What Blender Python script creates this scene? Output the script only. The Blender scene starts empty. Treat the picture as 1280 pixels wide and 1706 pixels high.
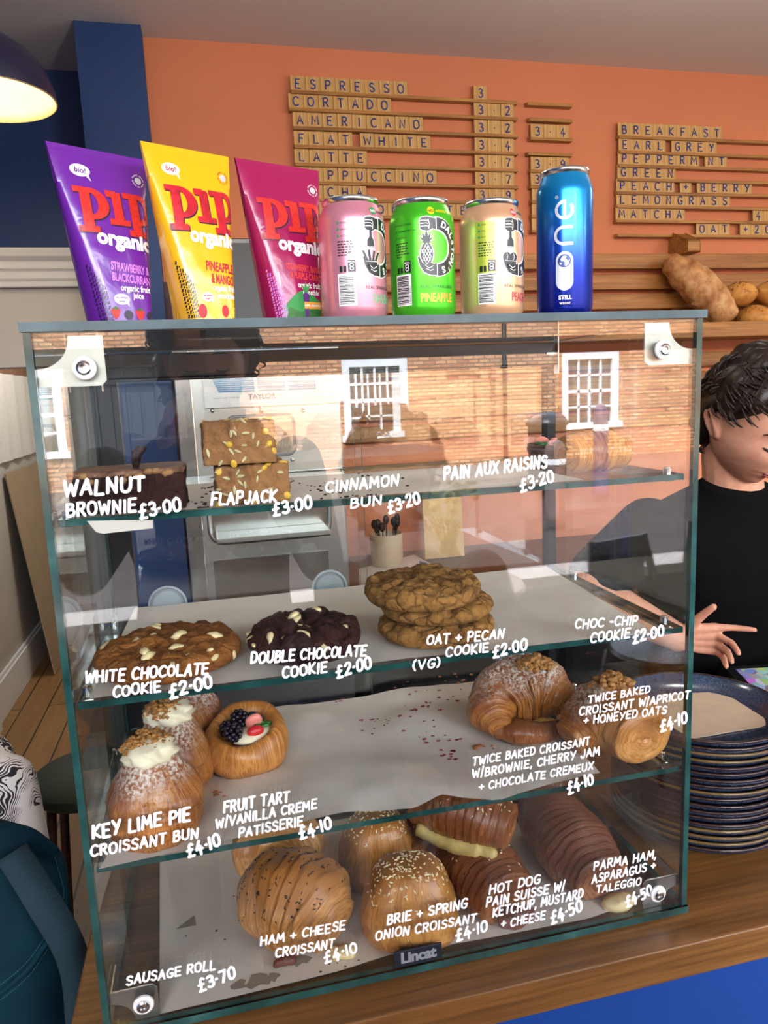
import bpy, bmesh, math, random
from mathutils import Vector, Matrix, noise
from mathutils.geometry import tessellate_polygon
random.seed(7)
SC = bpy.context.scene
COL = SC.collection
PI = math.pi

# ------------------------------------------------------------------ camera
CAM = Vector((0.1391, -0.6550, 0.5924))
FPX = 1231.5
YAW, PITCH, ROLL = 0.2266, -0.1628, -0.0417
FWD = Vector((math.sin(YAW)*math.cos(PITCH), math.cos(YAW)*math.cos(PITCH), math.sin(PITCH)))
_r = Vector((math.cos(YAW), -math.sin(YAW), 0)); _u = _r.cross(FWD)
RIGHT = _r*math.cos(ROLL) + _u*math.sin(ROLL)
UP = _u*math.cos(ROLL) - _r*math.sin(ROLL)
cd = bpy.data.cameras.new('camera'); cam = bpy.data.objects.new('camera', cd); COL.objects.link(cam)
m = Matrix((RIGHT, UP, -FWD)).transposed().to_4x4(); m.translation = CAM
cam.matrix_world = m
cd.sensor_fit = 'VERTICAL'; cd.sensor_height = 36.0; cd.lens = FPX/1706*36.0
cd.clip_start = 0.02; cd.clip_end = 200
SC.camera = cam

# ------------------------------------------------------------------ world, sun, exposure
W = bpy.data.worlds.new('world'); SC.world = W; W.use_nodes = True
nt = W.node_tree; nt.nodes.clear()
_o = nt.nodes.new('ShaderNodeOutputWorld'); _b = nt.nodes.new('ShaderNodeBackground')
_s = nt.nodes.new('ShaderNodeTexSky'); _s.sky_type = 'NISHITA'; _s.sun_disc = False
_s.sun_elevation = math.radians(48); _s.sun_rotation = math.radians(200); _s.air_density = 1.0; _s.dust_density = 2.5
_mx = nt.nodes.new('ShaderNodeMixRGB'); _mx.inputs[0].default_value = 0.65; _mx.inputs[2].default_value = (1.0, 0.985, 0.97, 1)
nt.links.new(_s.outputs[0], _mx.inputs[1]); nt.links.new(_mx.outputs[0], _b.inputs[0]); _b.inputs[1].default_value = 5.4
nt.links.new(_b.outputs[0], _o.inputs[0])
sd = bpy.data.lights.new('sun', 'SUN'); sd.energy = 23.0; sd.angle = math.radians(0.6); sd.color = (1.0, 0.95, 0.88)
sun = bpy.data.objects.new('sun', sd); COL.objects.link(sun)
sun.rotation_euler = Vector((0.35, -0.62, -0.70)).to_track_quat('-Z', 'Y').to_euler()
pd = bpy.data.lights.new('shop_window_portal', 'AREA'); pd.shape = 'RECTANGLE'; pd.size = 6.4; pd.size_y = 1.95
pd.cycles.is_portal = True
portal = bpy.data.objects.new('shop_window_portal', pd); COL.objects.link(portal)
portal.location = (1.6, -2.62, 0.62); portal.rotation_euler = (PI/2, 0, 0)
SC.view_settings.view_transform = 'Standard'; SC.view_settings.look = 'None'
SC.view_settings.exposure = 0.33; SC.view_settings.gamma = 1.0; SC.view_settings.use_curve_mapping = False
SC.cycles.use_adaptive_sampling = False
SC.cycles.max_bounces = 10; SC.cycles.diffuse_bounces = 4; SC.cycles.glossy_bounces = 5
SC.cycles.transparent_max_bounces = 32; SC.cycles.sample_clamp_indirect = 6.0
SC.cycles.caustics_reflective = False; SC.cycles.caustics_refractive = False

# ------------------------------------------------------------------ a pixel of the photograph -> a point on a plane
def ray(u, v):
    return (FWD*FPX + RIGHT*(u-640) - UP*(v-853))
def aty(u, v, Y):
    d = ray(u, v); return CAM + d*((Y-CAM.y)/d.y)
def atz(u, v, Z):
    d = ray(u, v); return CAM + d*((Z-CAM.z)/d.z)
def atx(u, v, X):
    d = ray(u, v); return CAM + d*((X-CAM.x)/d.x)

# ------------------------------------------------------------------ materials
MATS = {}
def srgb(h):
    if isinstance(h, str):
        h = h.lstrip('#'); c = [int(h[i:i+2], 16)/255 for i in (0, 2, 4)]
    else: c = list(h)
    return tuple((x/12.92 if x <= .04045 else ((x+.055)/1.055)**2.4) for x in c)+(1,)
class NT:
    def __init__(s, name):
        s.m = bpy.data.materials.new(name); s.m.use_nodes = True; s.t = s.m.node_tree; s.t.nodes.clear()
        s.out = s.t.nodes.new('ShaderNodeOutputMaterial'); MATS[name] = s.m
    def n(s, typ, **kw):
        nd = s.t.nodes.new('ShaderNode'+typ)
        for k, v in kw.items():
            if k[0] == '_': setattr(nd, k[1:], v)
        for k, v in kw.items():
            if k[0] != '_': s.i(nd, k, v)
        return nd
    def i(s, nd, k, v):
        key = int(k[1:]) if k[0] == 'i' and k[1:].isdigit() else k.replace('__', ' ')
        sock = nd.inputs[key]
        if isinstance(v, bpy.types.NodeSocket): s.t.links.new(v, sock)
        elif isinstance(v, bpy.types.Node): s.t.links.new(v.outputs[0], sock)
        else: sock.default_value = v
    def ramp(s, fac, stops, interp='LINEAR'):
        r = s.n('ValToRGB'); s.i(r, 'i0', fac); cr = r.color_ramp; cr.interpolation = interp
        while len(cr.elements) < len(stops): cr.elements.new(0.5)
        for e, (p, c) in zip(cr.elements, stops): e.position = p; e.color = c if len(c) == 4 else tuple(c)+(1,)
        return r
    def coord(s, kind='Object', scale=(1, 1, 1), rot=(0, 0, 0), loc=(0, 0, 0)):
        c = s.n('TexCoord'); mp = s.n('Mapping'); s.t.links.new(c.outputs[kind], mp.inputs[0])
        mp.inputs['Scale'].default_value = scale; mp.inputs['Rotation'].default_value = rot; mp.inputs['Location'].default_value = loc
        return mp
    def noise(s, vec, scale, detail=4, rough=.55, dist=0):
        return s.n('TexNoise', Vector=vec, Scale=scale, Detail=detail, Roughness=rough, Distortion=dist)
    def mix(s, fac, a, b, blend='MIX'):
        x = s.n('MixRGB', _blend_type=blend); s.i(x, 'i0', fac); s.i(x, 'i1', a); s.i(x, 'i2', b); return x
    def math(s, op, a, b=0.0, clamp=False):
        x = s.n('Math', _operation=op, _use_clamp=clamp); s.i(x, 'i0', a); s.i(x, 'i1', b); return x
    def bump(s, h, strength=.3, dist=.01):
        return s.n('Bump', Height=h, Strength=strength, Distance=dist)
    def done(s, base, rough=.5, metal=0.0, normal=None, spec=.5, **kw):
        p = s.n('BsdfPrincipled'); s.i(p, 'Base Color', base); s.i(p, 'Roughness', rough); s.i(p, 'Metallic', metal)
        s.i(p, 'Specular IOR Level', spec)
        if normal is not None: s.i(p, 'Normal', normal)
        for k, v in kw.items(): s.i(p, k.replace('_', ' '), v)
        s.t.links.new(p.outputs[0], s.out.inputs[0]); return s.m
def plain(name, col, rough=.5, metal=0.0, var=.06, scale=30, bump=0.0, spec=.5, **kw):
    s = NT(name); c = srgb(col); v = s.coord()
    nz = s.noise(v, scale)
    a = tuple(max(0, x*(1-var)) for x in c[:3])+(1,); b = tuple(min(1, x*(1+var)) for x in c[:3])+(1,)
    rp = s.ramp(nz.outputs[0], [(.3, a), (.7, b)])
    nrm = s.bump(nz.outputs[0], bump, .004).outputs[0] if bump else None
    return s.done(rp.outputs[0], rough, metal, nrm, spec, **kw)
def emit(name, col, strength):
    s = NT(name); e = s.n('Emission', Color=srgb(col), Strength=strength); s.t.links.new(e.outputs[0], s.out.inputs[0]); return s.m
def wood(name, c1, c2, c3, axis=0, scale=1.0, rough=.45, bump=.15):
    s = NT(name); sc = [9*scale, 9*scale, 9*scale]; sc[axis] = .55*scale
    v = s.coord(scale=tuple(sc)); n1 = s.noise(v, 4.0, 6, .62, .6)
    sc2 = [70*scale]*3; sc2[axis] = 2.2*scale; v2 = s.coord(scale=tuple(sc2)); n2 = s.noise(v2, 3.0, 3, .6)
    r = s.ramp(n1.outputs[0], [(.3, srgb(c1)), (.52, srgb(c2)), (.72, srgb(c3))])
    r2 = s.ramp(n2.outputs[0], [(.35, (.55, .5, .45, 1)), (.6, (1, 1, 1, 1))])
    mx = s.mix(.75, r.outputs[0], r2.outputs[0], 'MULTIPLY')
    return s.done(mx.outputs[0], rough, 0, s.bump(n2.outputs[0], bump, .002).outputs[0])
def glass(name, tint=(.985, 1, .993), f0=.068, rough=0.0):
    s = NT(name)
    g = s.n('NewGeometry'); d = s.n('VectorMath', _operation='DOT_PRODUCT'); s.i(d, 'i0', g.outputs['Incoming']); s.i(d, 'i1', g.outputs['Normal'])
    c = s.math('ABSOLUTE', d.outputs['Value']); om = s.math('SUBTRACT', 1.0, c, True); p5 = s.math('POWER', om, 5.0)
    fr = s.math('ADD', s.math('MULTIPLY', p5, 1-f0), f0, True)
    t = s.n('BsdfTransparent', Color=tint+(1,)); gl = s.n('BsdfGlossy', Roughness=rough); gl.inputs['Color'].default_value = (1, 1, 1, 1)
    mx = s.n('MixShader'); s.i(mx, 'i0', fr); s.i(mx, 'i1', t); s.i(mx, 'i2', gl); s.t.links.new(mx.outputs[0], s.out.inputs[0])
    return s.m

# ------------------------------------------------------------------ mesh building
class MB:
    def __init__(s): s.v = []; s.f = []; s.m = []; s.uv = None
    def add(s, vs, fs, mi=0):
        o = len(s.v); s.v += [Vector(p) for p in vs]; s.f += [tuple(i+o for i in f) for f in fs]; s.m += [mi]*len(fs); return s
    def box(s, a, b, mi=0, mf=None):
        (x0, y0, z0), (x1, y1, z1) = a, b
        vs = [(x0,y0,z0),(x1,y0,z0),(x1,y1,z0),(x0,y1,z0),(x0,y0,z1),(x1,y0,z1),(x1,y1,z1),(x0,y1,z1)]
        fs = [(0,3,2,1),(4,5,6,7),(0,1,5,4),(1,2,6,5),(2,3,7,6),(3,0,4,7)]   # bottom top front right back left
        o = len(s.v); s.v += [Vector(p) for p in vs]
        for k, f in enumerate(fs): s.f.append(tuple(i+o for i in f)); s.m.append(mf[k] if mf else mi)
        return s
    def grid(s, rows, cu=False, cv=False, mi=0, uv=False):
        nu = len(rows); nv = len(rows[0]); o = len(s.v)
        for r in rows: s.v += [Vector(p) for p in r]
        for i in range(nu if cu else nu-1):
            for j in range(nv if cv else nv-1):
                a, b = o+i*nv+j, o+i*nv+(j+1) % nv; c, d = o+((i+1) % nu)*nv+(j+1) % nv, o+((i+1) % nu)*nv+j
                s.f.append((a, b, c, d)); s.m.append(mi)
                if uv:
                    if s.uv is None: s.uv = {}
                    s.uv[len(s.f)-1] = ((i/(nu-1), j/nv), (i/(nu-1), (j+1)/nv), ((i+1)/(nu-1), (j+1)/nv), ((i+1)/(nu-1), j/nv))
        return s
    def lathe(s, prof, n=32, c=(0, 0, 0), mi=0, axis='z', a0=0, a1=2*PI):
        full = abs(a1-a0-2*PI) < 1e-6; k = n if full else n+1; rows = []
        for r, z in prof:
            row = []
            for j in range(k):
                t = a0+(a1-a0)*j/n; x, y = r*math.cos(t), r*math.sin(t)
                p = (x, y, z) if axis == 'z' else ((x, z, y) if axis == 'y' else (z, x, y))
                row.append((p[0]+c[0], p[1]+c[1], p[2]+c[2]))
            rows.append(row)
        return s.grid(rows, False, full, mi)
    def tube(s, pts, r, n=8, caps=True, mi=0, flat=None, closed=False):
        pts = [Vector(p) for p in pts]; rows = []; up = None; N = len(pts)
        for i, p in enumerate(pts):
            a = pts[(i-1) % N] if (closed or i > 0) else p; b = pts[(i+1) % N] if (closed or i < N-1) else p
            t = (b-a); t = t.normalized() if t.length > 1e-9 else Vector((0, 0, 1))
            if up is None: up = Vector((0, 0, 1)) if abs(t.z) < .9 else Vector((1, 0, 0))
            x = t.cross(up).normalized() if t.cross(up).length > 1e-6 else Vector((1, 0, 0)); y = x.cross(t).normalized(); up = y
            rr = r[i] if isinstance(r, (list, tuple)) else r
            rows.append([p + x*rr*math.cos(2*PI*k/n) + y*rr*math.sin(2*PI*k/n) for k in range(n)])
        o = len(s.v); s.grid(rows, closed, True, mi)
        if caps and not closed:
            s.f.append(tuple(o+k for k in range(n))); s.m.append(mi)
            s.f.append(tuple(o+(N-1)*n+k for k in reversed(range(n)))); s.m.append(mi)
        return s
    def poly(s, pts, depth, axis='y', mi=0):
        """a flat outline (x, z) given a thickness along y (or (x, y) along z, (y, z) along x)"""
        def mk(p, d): return (p[0], d, p[1]) if axis == 'y' else ((p[0], p[1], d) if axis == 'z' else (d, p[0], p[1]))
        n = len(pts); d0, d1 = depth; vs = [mk(p, d0) for p in pts]+[mk(p, d1) for p in pts]
        tri = tessellate_polygon([[Vector((p[0], p[1], 0)) for p in pts]])
        fs = [t for t in tri]+[tuple(i+n for i in reversed(t)) for t in tri]+[(i, (i+1) % n, (i+1) % n+n, i+n) for i in range(n)]
        return s.add(vs, fs, mi)
    def ell(s, c, r, nu=12, nv=16, mi=0, fn=None):
        rows = []
        for i in range(nu+1):
            t = PI*i/nu; row = []
            for j in range(nv):
                a = 2*PI*j/nv; d = Vector((math.sin(t)*math.cos(a), math.sin(t)*math.sin(a), -math.cos(t)))
                k = fn(d) if fn else 1.0
                row.append((c[0]+d.x*r[0]*k, c[1]+d.y*r[1]*k, c[2]+d.z*r[2]*k))
            rows.append(row)
        return s.grid(rows, False, True, mi)
    def xf(s, M):
        s.v = [M @ p for p in s.v]; return s
    def build(s, name, mats, parent=None, smooth=False, bevel=0, seg=2, loc=None, rot=None, fix=True, angle=None):
        me = bpy.data.meshes.new(name)
        if not isinstance(mats, (list, tuple)): mats = [mats]
        for mt in mats: me.materials.append(MATS[mt] if isinstance(mt, str) else mt)
        me.from_pydata([tuple(p) for p in s.v], [], s.f)
        me.polygons.foreach_set('material_index', s.m)
        if s.uv is not None:
            ul = me.uv_layers.new(name='uv')
            for pi, q in s.uv.items():
                for k, li in enumerate(me.polygons[pi].loop_indices): ul.data[li].uv = q[k]
        if fix or bevel:
            bm = bmesh.new(); bm.from_mesh(me)
            if s.uv is None: bmesh.ops.remove_doubles(bm, verts=bm.verts, dist=1e-6)
            if bevel: bmesh.ops.dissolve_limit(bm, angle_limit=.02, verts=bm.verts, edges=bm.edges)
            if bevel: bmesh.ops.bevel(bm, geom=list(bm.edges), offset=bevel, segments=seg, affect='EDGES', clamp_overlap=True, profile=.5)
            if fix: bmesh.ops.recalc_face_normals(bm, faces=bm.faces)
            bm.to_mesh(me); bm.free()
        if smooth: me.polygons.foreach_set('use_smooth', [True]*len(me.polygons))
        me.update()
        if smooth and angle: me.set_sharp_from_angle(angle=math.radians(angle))
        o = bpy.data.objects.new(name, me); COL.objects.link(o)
        if parent is not None: o.parent = parent
        if loc is not None: o.location = loc
        if rot is not None: o.rotation_euler = rot
        return o

def tag(o, label=None, cat=None, group=None, kind=None):
    if label: o['label'] = label
    if cat: o['category'] = cat
    if group: o['group'] = group
    if kind: o['kind'] = kind
    return o
def thing(name, label, cat, loc=(0, 0, 0), rz=0, group=None, rot=None):
    o = bpy.data.objects.new(name, None); COL.objects.link(o); o.empty_display_size = .02
    o.location = loc; o.rotation_euler = rot if rot else (0, 0, rz)
    return tag(o, label, cat, group)
def struct(o):
    o['kind'] = 'structure'; return o
def dup(root, loc, rz=None, label=None, group=None, scale=None, rot=None):
    c = root.copy(); COL.objects.link(c); c.location = loc
    if rot: c.rotation_euler = rot
    elif rz is not None: c.rotation_euler = (0, 0, rz)
    if scale: c.scale = scale if isinstance(scale, (tuple, list)) else (scale,)*3
    if label: c['label'] = label
    if group: c['group'] = group
    for ch in list(root.children):
        d = ch.copy(); COL.objects.link(d); d.parent = c
        for g in list(ch.children):
            e = g.copy(); COL.objects.link(e); e.parent = d
    return c

# ------------------------------------------------------------------ pen lettering: single strokes on a 10-high grid
GL = {
'A': ('0,0 3.2,10 6.4,0|1.1,3.6 5.3,3.6', 6.4), 'B': ('.3,0 .3,10|~.3,10 4.2,9.6 4.6,7.4 2.8,5.4 .6,5.2|~.8,5.2 4.6,5 5.6,2.6 4,.3 .3,0', 5.6),
'C': ('~6,8.6 4,10 1.4,9 0,5.6 .8,1.6 3.2,0 6,1.2', 6), 'D': ('.3,0 .3,10|~.3,10 4.4,9.4 6.2,5.6 5,1.4 .3,0', 6.2),
'E': ('5.4,10 .3,10 .3,0 5.6,0|.3,5.2 4.6,5.2', 5.6), 'F': ('5.4,10 .3,10 .3,0|.3,5.2 4.6,5.2', 5.2),
'G': ('~6,8.8 3.8,10 1.2,8.8 0,5.2 1,1.4 3.4,0 5.6,1 6,4.2|6.2,4.4 3.6,4.4', 6.3), 'H': ('.3,0 .3,10|6,0 6,10|.3,5.2 6,5.2', 6.2),
'I': ('.6,0 .6,10', 1.2), 'J': ('~4.2,10 4.4,3 3,.2 1,.4 0,2.4', 4.6), 'K': ('.3,0 .3,10|5.6,10 .4,4.6 5.8,0', 5.8),
'L': ('.3,10 .3,0 5.2,0', 5.2), 'M': ('0,0 .9,10 3.8,3.4 6.7,10 7.6,0', 7.6), 'N': ('.2,0 .6,10 5.6,0 6,10', 6.2),
'O': ('~3.2,10 .6,8.4 0,5 .8,1.4 3.2,0 5.8,1.6 6.4,5 5.6,8.6 3.2,10', 6.4), 'P': ('.3,0 .3,10|~.3,10 4.4,9.8 5.4,7.4 4.2,5 .4,4.6', 5.4),
'Q': ('~3.2,10 .6,8.4 0,5 .8,1.4 3.2,0 5.8,1.6 6.4,5 5.6,8.6 3.2,10|3.8,2.4 6.6,-.6', 6.4), 'R': ('.3,0 .3,10|~.3,10 4.4,9.8 5.2,7.6 4,5.4 .4,5|2.4,5 5.8,0', 5.8),
'S': ('~5.4,8.6 3.4,10 .9,9 .8,6.6 3,5.2 5.2,3.8 5.2,1.2 2.8,0 .2,1.4', 5.5), 'T': ('0,10 6.2,10|3.1,10 3.1,0', 6.2),
'U': ('~.3,10 .3,3.4 1.2,.8 3.2,0 5,.8 6,3.4 6,10', 6.2), 'V': ('0,10 3.1,0 6.2,10', 6.2), 'W': ('0,10 1.8,0 4,7.4 6.2,0 8,10', 8),
'X': ('0,0 6,10|0,10 6,0', 6), 'Y': ('0,10 3,5|6,10 2,0', 6), 'Z': ('0,10 6,10 0,0 6,0', 6),
'0': ('~2.8,10 .5,8 .2,4.6 .8,1.2 2.8,0 5,1.4 5.5,5 4.9,8.4 2.8,10', 5.5), '1': ('.6,0 .6,10', 1.2), '2': ('~.2,8 1.6,10 4.4,9.6 4.8,7.2 3,4 0,0|0,0 5.4,.2', 5.4),
'3': ('~.4,9 2.6,10 4.7,8.4 4,6 2,5.2|~2,5.2 4.8,4.4 5,1.4 2.6,0 .2,1', 5), '4': ('3.4,10 0,3.2 5.4,3.2|3.8,5.6 3.4,-1.2', 5.6), '5': ('5,10 1,10 .6,5.8|~.6,5.8 3.6,6.2 5.2,3.4 3.6,.4 .2,.6', 5.2),
'6': ('~4.6,9.8 1.4,7 .3,3 2.2,0 4.8,1.4 4.6,4.4 2.4,5.2 .5,3.4', 5), '7': ('0,10 5.2,10 2,0', 5.2), '8': ('~2.8,5.4 .6,7.4 2.8,10 5,7.6 2.8,5.4 .2,2.6 2.8,0 5.4,2.6 2.8,5.4', 5.4), '9': ('~5,8 2.8,10 .4,8.2 1,5.2 3.6,5 5,7.6|5,8.6 4.2,0', 5.2),
'#': ('~5.2,9.2 3.6,10 2.2,8.4 2.2,4 1.4,.6 .2,-.2|.6,-.4 5.4,-.4|0,5 4.4,5.2', 5.6), '+': ('0,5 5.4,5|2.7,7.8 2.7,2.2', 5.4), '/': ('0,-1.4 2,11.4', 2), '.': ('.2,4.6 .9,4.9', 1.2), '-': ('0,5 3,5', 3),
',': ('.7,.8 0,-1.6', 1), '(': ('~2.2,11 .4,8 .2,3 2,-1', 2.2), ')': ('~0,11 1.8,8 2,3 .2,-1', 2.2), "'": ('.4,10 .2,7.6', .8), '&': ('~6,0 1.6,7 2,9.6 3.8,9.6 3.8,7.4 .6,4 .6,1 3,0 6,4', 6.2),
'!': ('.6,10 .6,3.4|.6,.6 .7,0', 1.2), 'o': ('.2,0 .3,.4', .8), '`': ('0,10 1.6,12', 0), ':': ('.5,7 .6,6.8|.5,1 .6,.8', 1)}
def spline(pts, k=5):
    if len(pts) < 3: return pts
    P = [2*pts[0]-pts[1]]+pts+[2*pts[-1]-pts[-2]]; out = []
    for i in range(1, len(P)-2):
        a, b, c, d = P[i-1:i+3]
        for j in range(k):
            t = j/k; out.append(.5*((2*b)+(-a+c)*t+(2*a-5*b+4*c-d)*t*t+(-a+3*b-3*c+d)*t**3))
    return out+[P[-2]]
def glyph_strokes(ch):
    s, w = GL[ch]; res = []
    for st in s.split('|'):
        sm = st[0] == '~'; pts = [Vector((float(a), float(b), 0)) for a, b in (q.split(',') for q in st.lstrip('~').split())]
        res.append(spline(pts) if sm else pts)
    return res, w
def strokes_text(txt, gap=2.4, space=4.2, jitter=0.0, rnd=None):
    """list of polylines (x, y on the 10-high grid) and the total width"""
    x = 0; out = []
    for ch in txt:
        if ch == ' ': x += space; continue
        st, w = glyph_strokes(ch)
        dy = rnd.uniform(-jitter, jitter) if rnd else 0; sc = 1+(rnd.uniform(-jitter, jitter)*.09 if rnd else 0); lean = rnd.uniform(-.05, .05) if rnd else 0
        for p in st: out.append([Vector((x+q.x+q.y*lean, q.y*sc+dy, 0)) for q in p])
        x += w+gap
    return out, x-gap

# printed lettering from Blender's own built-in face, as flat outlines
def font_mesh(txt, size=1.0, bold=0.0, align='LEFT', spacing=1.0, sx=1.0, res=3):
    cu = bpy.data.curves.new('lettering', 'FONT'); cu.body = txt; cu.size = size; cu.offset = bold; cu.align_x = align; cu.space_character = spacing; cu.resolution_u = res
    ob = bpy.data.objects.new('lettering', cu); COL.objects.link(ob)
    dg = bpy.context.evaluated_depsgraph_get(); ev = ob.evaluated_get(dg); me = ev.to_mesh()
    vs = [Vector((v.co.x*sx, v.co.y, 0)) for v in me.vertices]; fs = [tuple(p.vertices) for p in me.polygons]
    ev.to_mesh_clear(); bpy.data.objects.remove(ob); bpy.data.curves.remove(cu)
    return vs, fs
def shape(pts):
    vs = [Vector((p[0], p[1], 0)) for p in pts]; return vs, [tuple(t) for t in tessellate_polygon([vs])]
def disc(cx, cy, r, n=24, ry=None):
    return shape([(cx+r*math.cos(2*PI*i/n), cy+(ry or r)*math.sin(2*PI*i/n)) for i in range(n)])
def band(pts, w, closed=False):
    pts = [Vector((p[0], p[1], 0)) for p in pts]; n = len(pts); L = []; Rr = []
    for i, p in enumerate(pts):
        a = pts[(i-1) % n] if closed or i else p; b = pts[(i+1) % n] if closed or i < n-1 else p
        t = (b-a).normalized(); q = Vector((-t.y, t.x, 0)); ww = w[i] if isinstance(w, (list, tuple)) else w
        L.append(p+q*ww/2); Rr.append(p-q*ww/2)
    fs = [(i, (i+1) % n, (i+1) % n+n, i+n) for i in range(n if closed else n-1)]
    return L+Rr, fs
def rect(x0, y0, x1, y1): return shape([(x0, y0), (x1, y0), (x1, y1), (x0, y1)])
def move(vf, dx=0, dy=0, s=1.0, rot=0.0, shear=0.0):
    c, sn = math.cos(rot), math.sin(rot); out = []
    for p in vf[0]:
        x, y = p.x*s+p.y*s*shear, p.y*s; out.append(Vector((x*c-y*sn+dx, x*sn+y*c+dy, 0)))
    return out, vf[1]
def arc_text(txt, cx, cy, r, a0, a1, size, bold=0.0):
    """letters set one by one along an arc, feet towards the centre when a0 > a1"""
    out = []; n = len(txt)
    for i, ch in enumerate(txt):
        if ch == ' ': continue
        a = a0+(a1-a0)*(i+.5)/n; vf = font_mesh(ch, size, bold, 'CENTER')
        out.append(move(vf, cx+r*math.cos(a), cy+r*math.sin(a), 1, a-PI/2))
    return out
def decal(name, pieces, mapf, mat, parent, cut=None, label=None):
    """printed marks laid on a surface: mapf takes (u, v) to a point of the surface"""
    vs = []; fs = []
    for v, f in pieces:
        o = len(vs); vs += v; fs += [tuple(i+o for i in q) for q in f]
    me = bpy.data.meshes.new(name); me.from_pydata([tuple(v) for v in vs], [], fs)
    bm = bmesh.new(); bm.from_mesh(me)
    if cut and bm.verts:
        for ax in (0, 1):
            st = cut[ax]
            if not st: continue
            lo = min(v.co[ax] for v in bm.verts); hi = max(v.co[ax] for v in bm.verts); x = math.ceil(lo/st)*st; no = Vector((1, 0, 0)) if ax == 0 else Vector((0, 1, 0))
            while x < hi:
                bmesh.ops.bisect_plane(bm, geom=bm.verts[:]+bm.edges[:]+bm.faces[:], plane_co=no*x, plane_no=no); x += st
    for v in bm.verts: v.co = mapf(v.co.x, v.co.y)
    bm.to_mesh(me); bm.free()
    me.materials.append(MATS[mat] if isinstance(mat, str) else mat)
    o = bpy.data.objects.new(name, me); COL.objects.link(o); o.parent = parent
    if label: o['label'] = label
    return o
# ------------------------------------------------------------------ shared materials
plain('wall_orange', '#d3835c', .75, var=.04, scale=3, bump=.02)
plain('wall_blue', '#123a72', .6, var=.05, scale=3)
plain('counter_blue', '#0b3a82', .6, var=.05, scale=4, spec=.2)
plain('ceiling_paint', '#dad6d2', .85, var=.03, scale=2)
plain('cream_paint', '#cdc9c0', .6, var=.03, scale=4)
plain('white_paint', '#e6e8e8', .5, var=.03, scale=6)
plain('grey_paint', '#bcb6ad', .7, var=.05, scale=3)
plain('red_brown', '#4a1d16', .5)
wood('oak', '#5f3d1a', '#7c5226', '#986834', 0, 1.0, .38)
wood('oak_dark', '#5a3a22', '#70492b', '#825836', 0, 1.0, .45)
wood('rack_wood', '#855526', '#aa7438', '#bb8446', 0, .8, .5)
wood('tile_wood', '#c69c5a', '#d8b16e', '#e4c286', 2, 1.4, .55, .05)
wood('rail_wood', '#9a6a34', '#b5823f', '#c6954e', 0, 1.0, .5)
plain('black_plastic', '#131314', .38)
plain('dark_metal', '#1b1b1d', .4, .6)
plain('steel', '#c9c8c4', .28, 1.0, var=.05, scale=14)
plain('steel_bright', '#dddcd8', .18, 1.0, var=.03)
plain('aluminium', '#b5b0a4', .42, .35, var=.05, scale=25)
plain('white_plastic', '#eceae4', .35)
plain('grey_plastic', '#8d9294', .45)
glass('pane_glass'); glass('shelf_glass', (.965, 1, .985), .04)
glass('window_glass', (.5, .52, .55), .06)
s = NT('glass_edge'); v = s.coord(scale=(3, 3, 3)); nz = s.noise(v, 6, 3)
r = s.ramp(nz.outputs[0], [(.35, (.008, .032, .029, 1)), (.6, (.018, .078, .07, 1)), (.78, (.06, .16, .145, 1))])
s.done(r.outputs[0], .12, 0, None, .7)
s = NT('glass_edge_pale'); v = s.coord(scale=(3, 3, 3)); nz = s.noise(v, 5, 3)
r = s.ramp(nz.outputs[0], [(.35, (.035, .06, .066, 1)), (.7, (.085, .13, .14, 1))])
s.done(r.outputs[0], .3, 0, None, .25)
plain('ink_white', '#ffffff', .55, var=0)
# floor boards running away from the counter
s = NT('floor_boards'); v = s.coord(scale=(1, 1, 1))
bt = s.n('TexBrick', Vector=s.coord(rot=(0, 0, PI/2)), Scale=1.0, Mortar__Size=.004); bt.offset = .37
for k, val in (('Brick Width', 2.4), ('Row Height', .13), ('Mortar Smooth', .1)): bt.inputs[k].default_value = val
bt.inputs['Color1'].default_value = srgb('#a07848'); bt.inputs['Color2'].default_value = srgb('#88643c'); bt.inputs['Mortar'].default_value = srgb('#3a2a1a')
n2 = s.noise(s.coord(scale=(22, 1.4, 4)), 3, 5)
mx = s.mix(.5, bt.outputs[0], s.ramp(n2.outputs[0], [(.3, (.5, .45, .4, 1)), (.65, (1, 1, 1, 1))]).outputs[0], 'MULTIPLY')
s.done(mx.outputs[0], .45)
# red-brown stock brick of the house over the street
s = NT('street_brick'); bt = s.n('TexBrick', Vector=s.coord(rot=(PI/2, 0, 0)), Scale=1.0, Mortar__Size=.016); bt.offset = .5
for k, val in (('Brick Width', .225), ('Row Height', .075), ('Mortar Smooth', .2), ('Bias', -.1)): bt.inputs[k].default_value = val
bt.inputs['Color1'].default_value = srgb('#cf9c70'); bt.inputs['Color2'].default_value = srgb('#9a5638'); bt.inputs['Mortar'].default_value = srgb('#55493c')
n2 = s.noise(s.coord(scale=(4.4, 4.4, 13)), 1.0, 2); n3 = s.noise(s.coord(), .5, 3)
c2 = s.mix(.55, bt.outputs[0], s.ramp(n2.outputs[0], [(.3, srgb('#80503f')), (.5, srgb('#c99a70')), (.7, srgb('#c07a55'))]).outputs[0])
s.done(s.mix(.5, c2.outputs[0], bt.outputs[0]).outputs[0], .9)
plain('pavement', '#6d5c53', .95, var=.12, scale=2, spec=.05)
plain('road', '#3c3837', .95, var=.15, scale=1.5, spec=.04)
plain('gate_black', '#1b1d20', .6)
plain('street_render', '#d8cdb8', .8)

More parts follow.
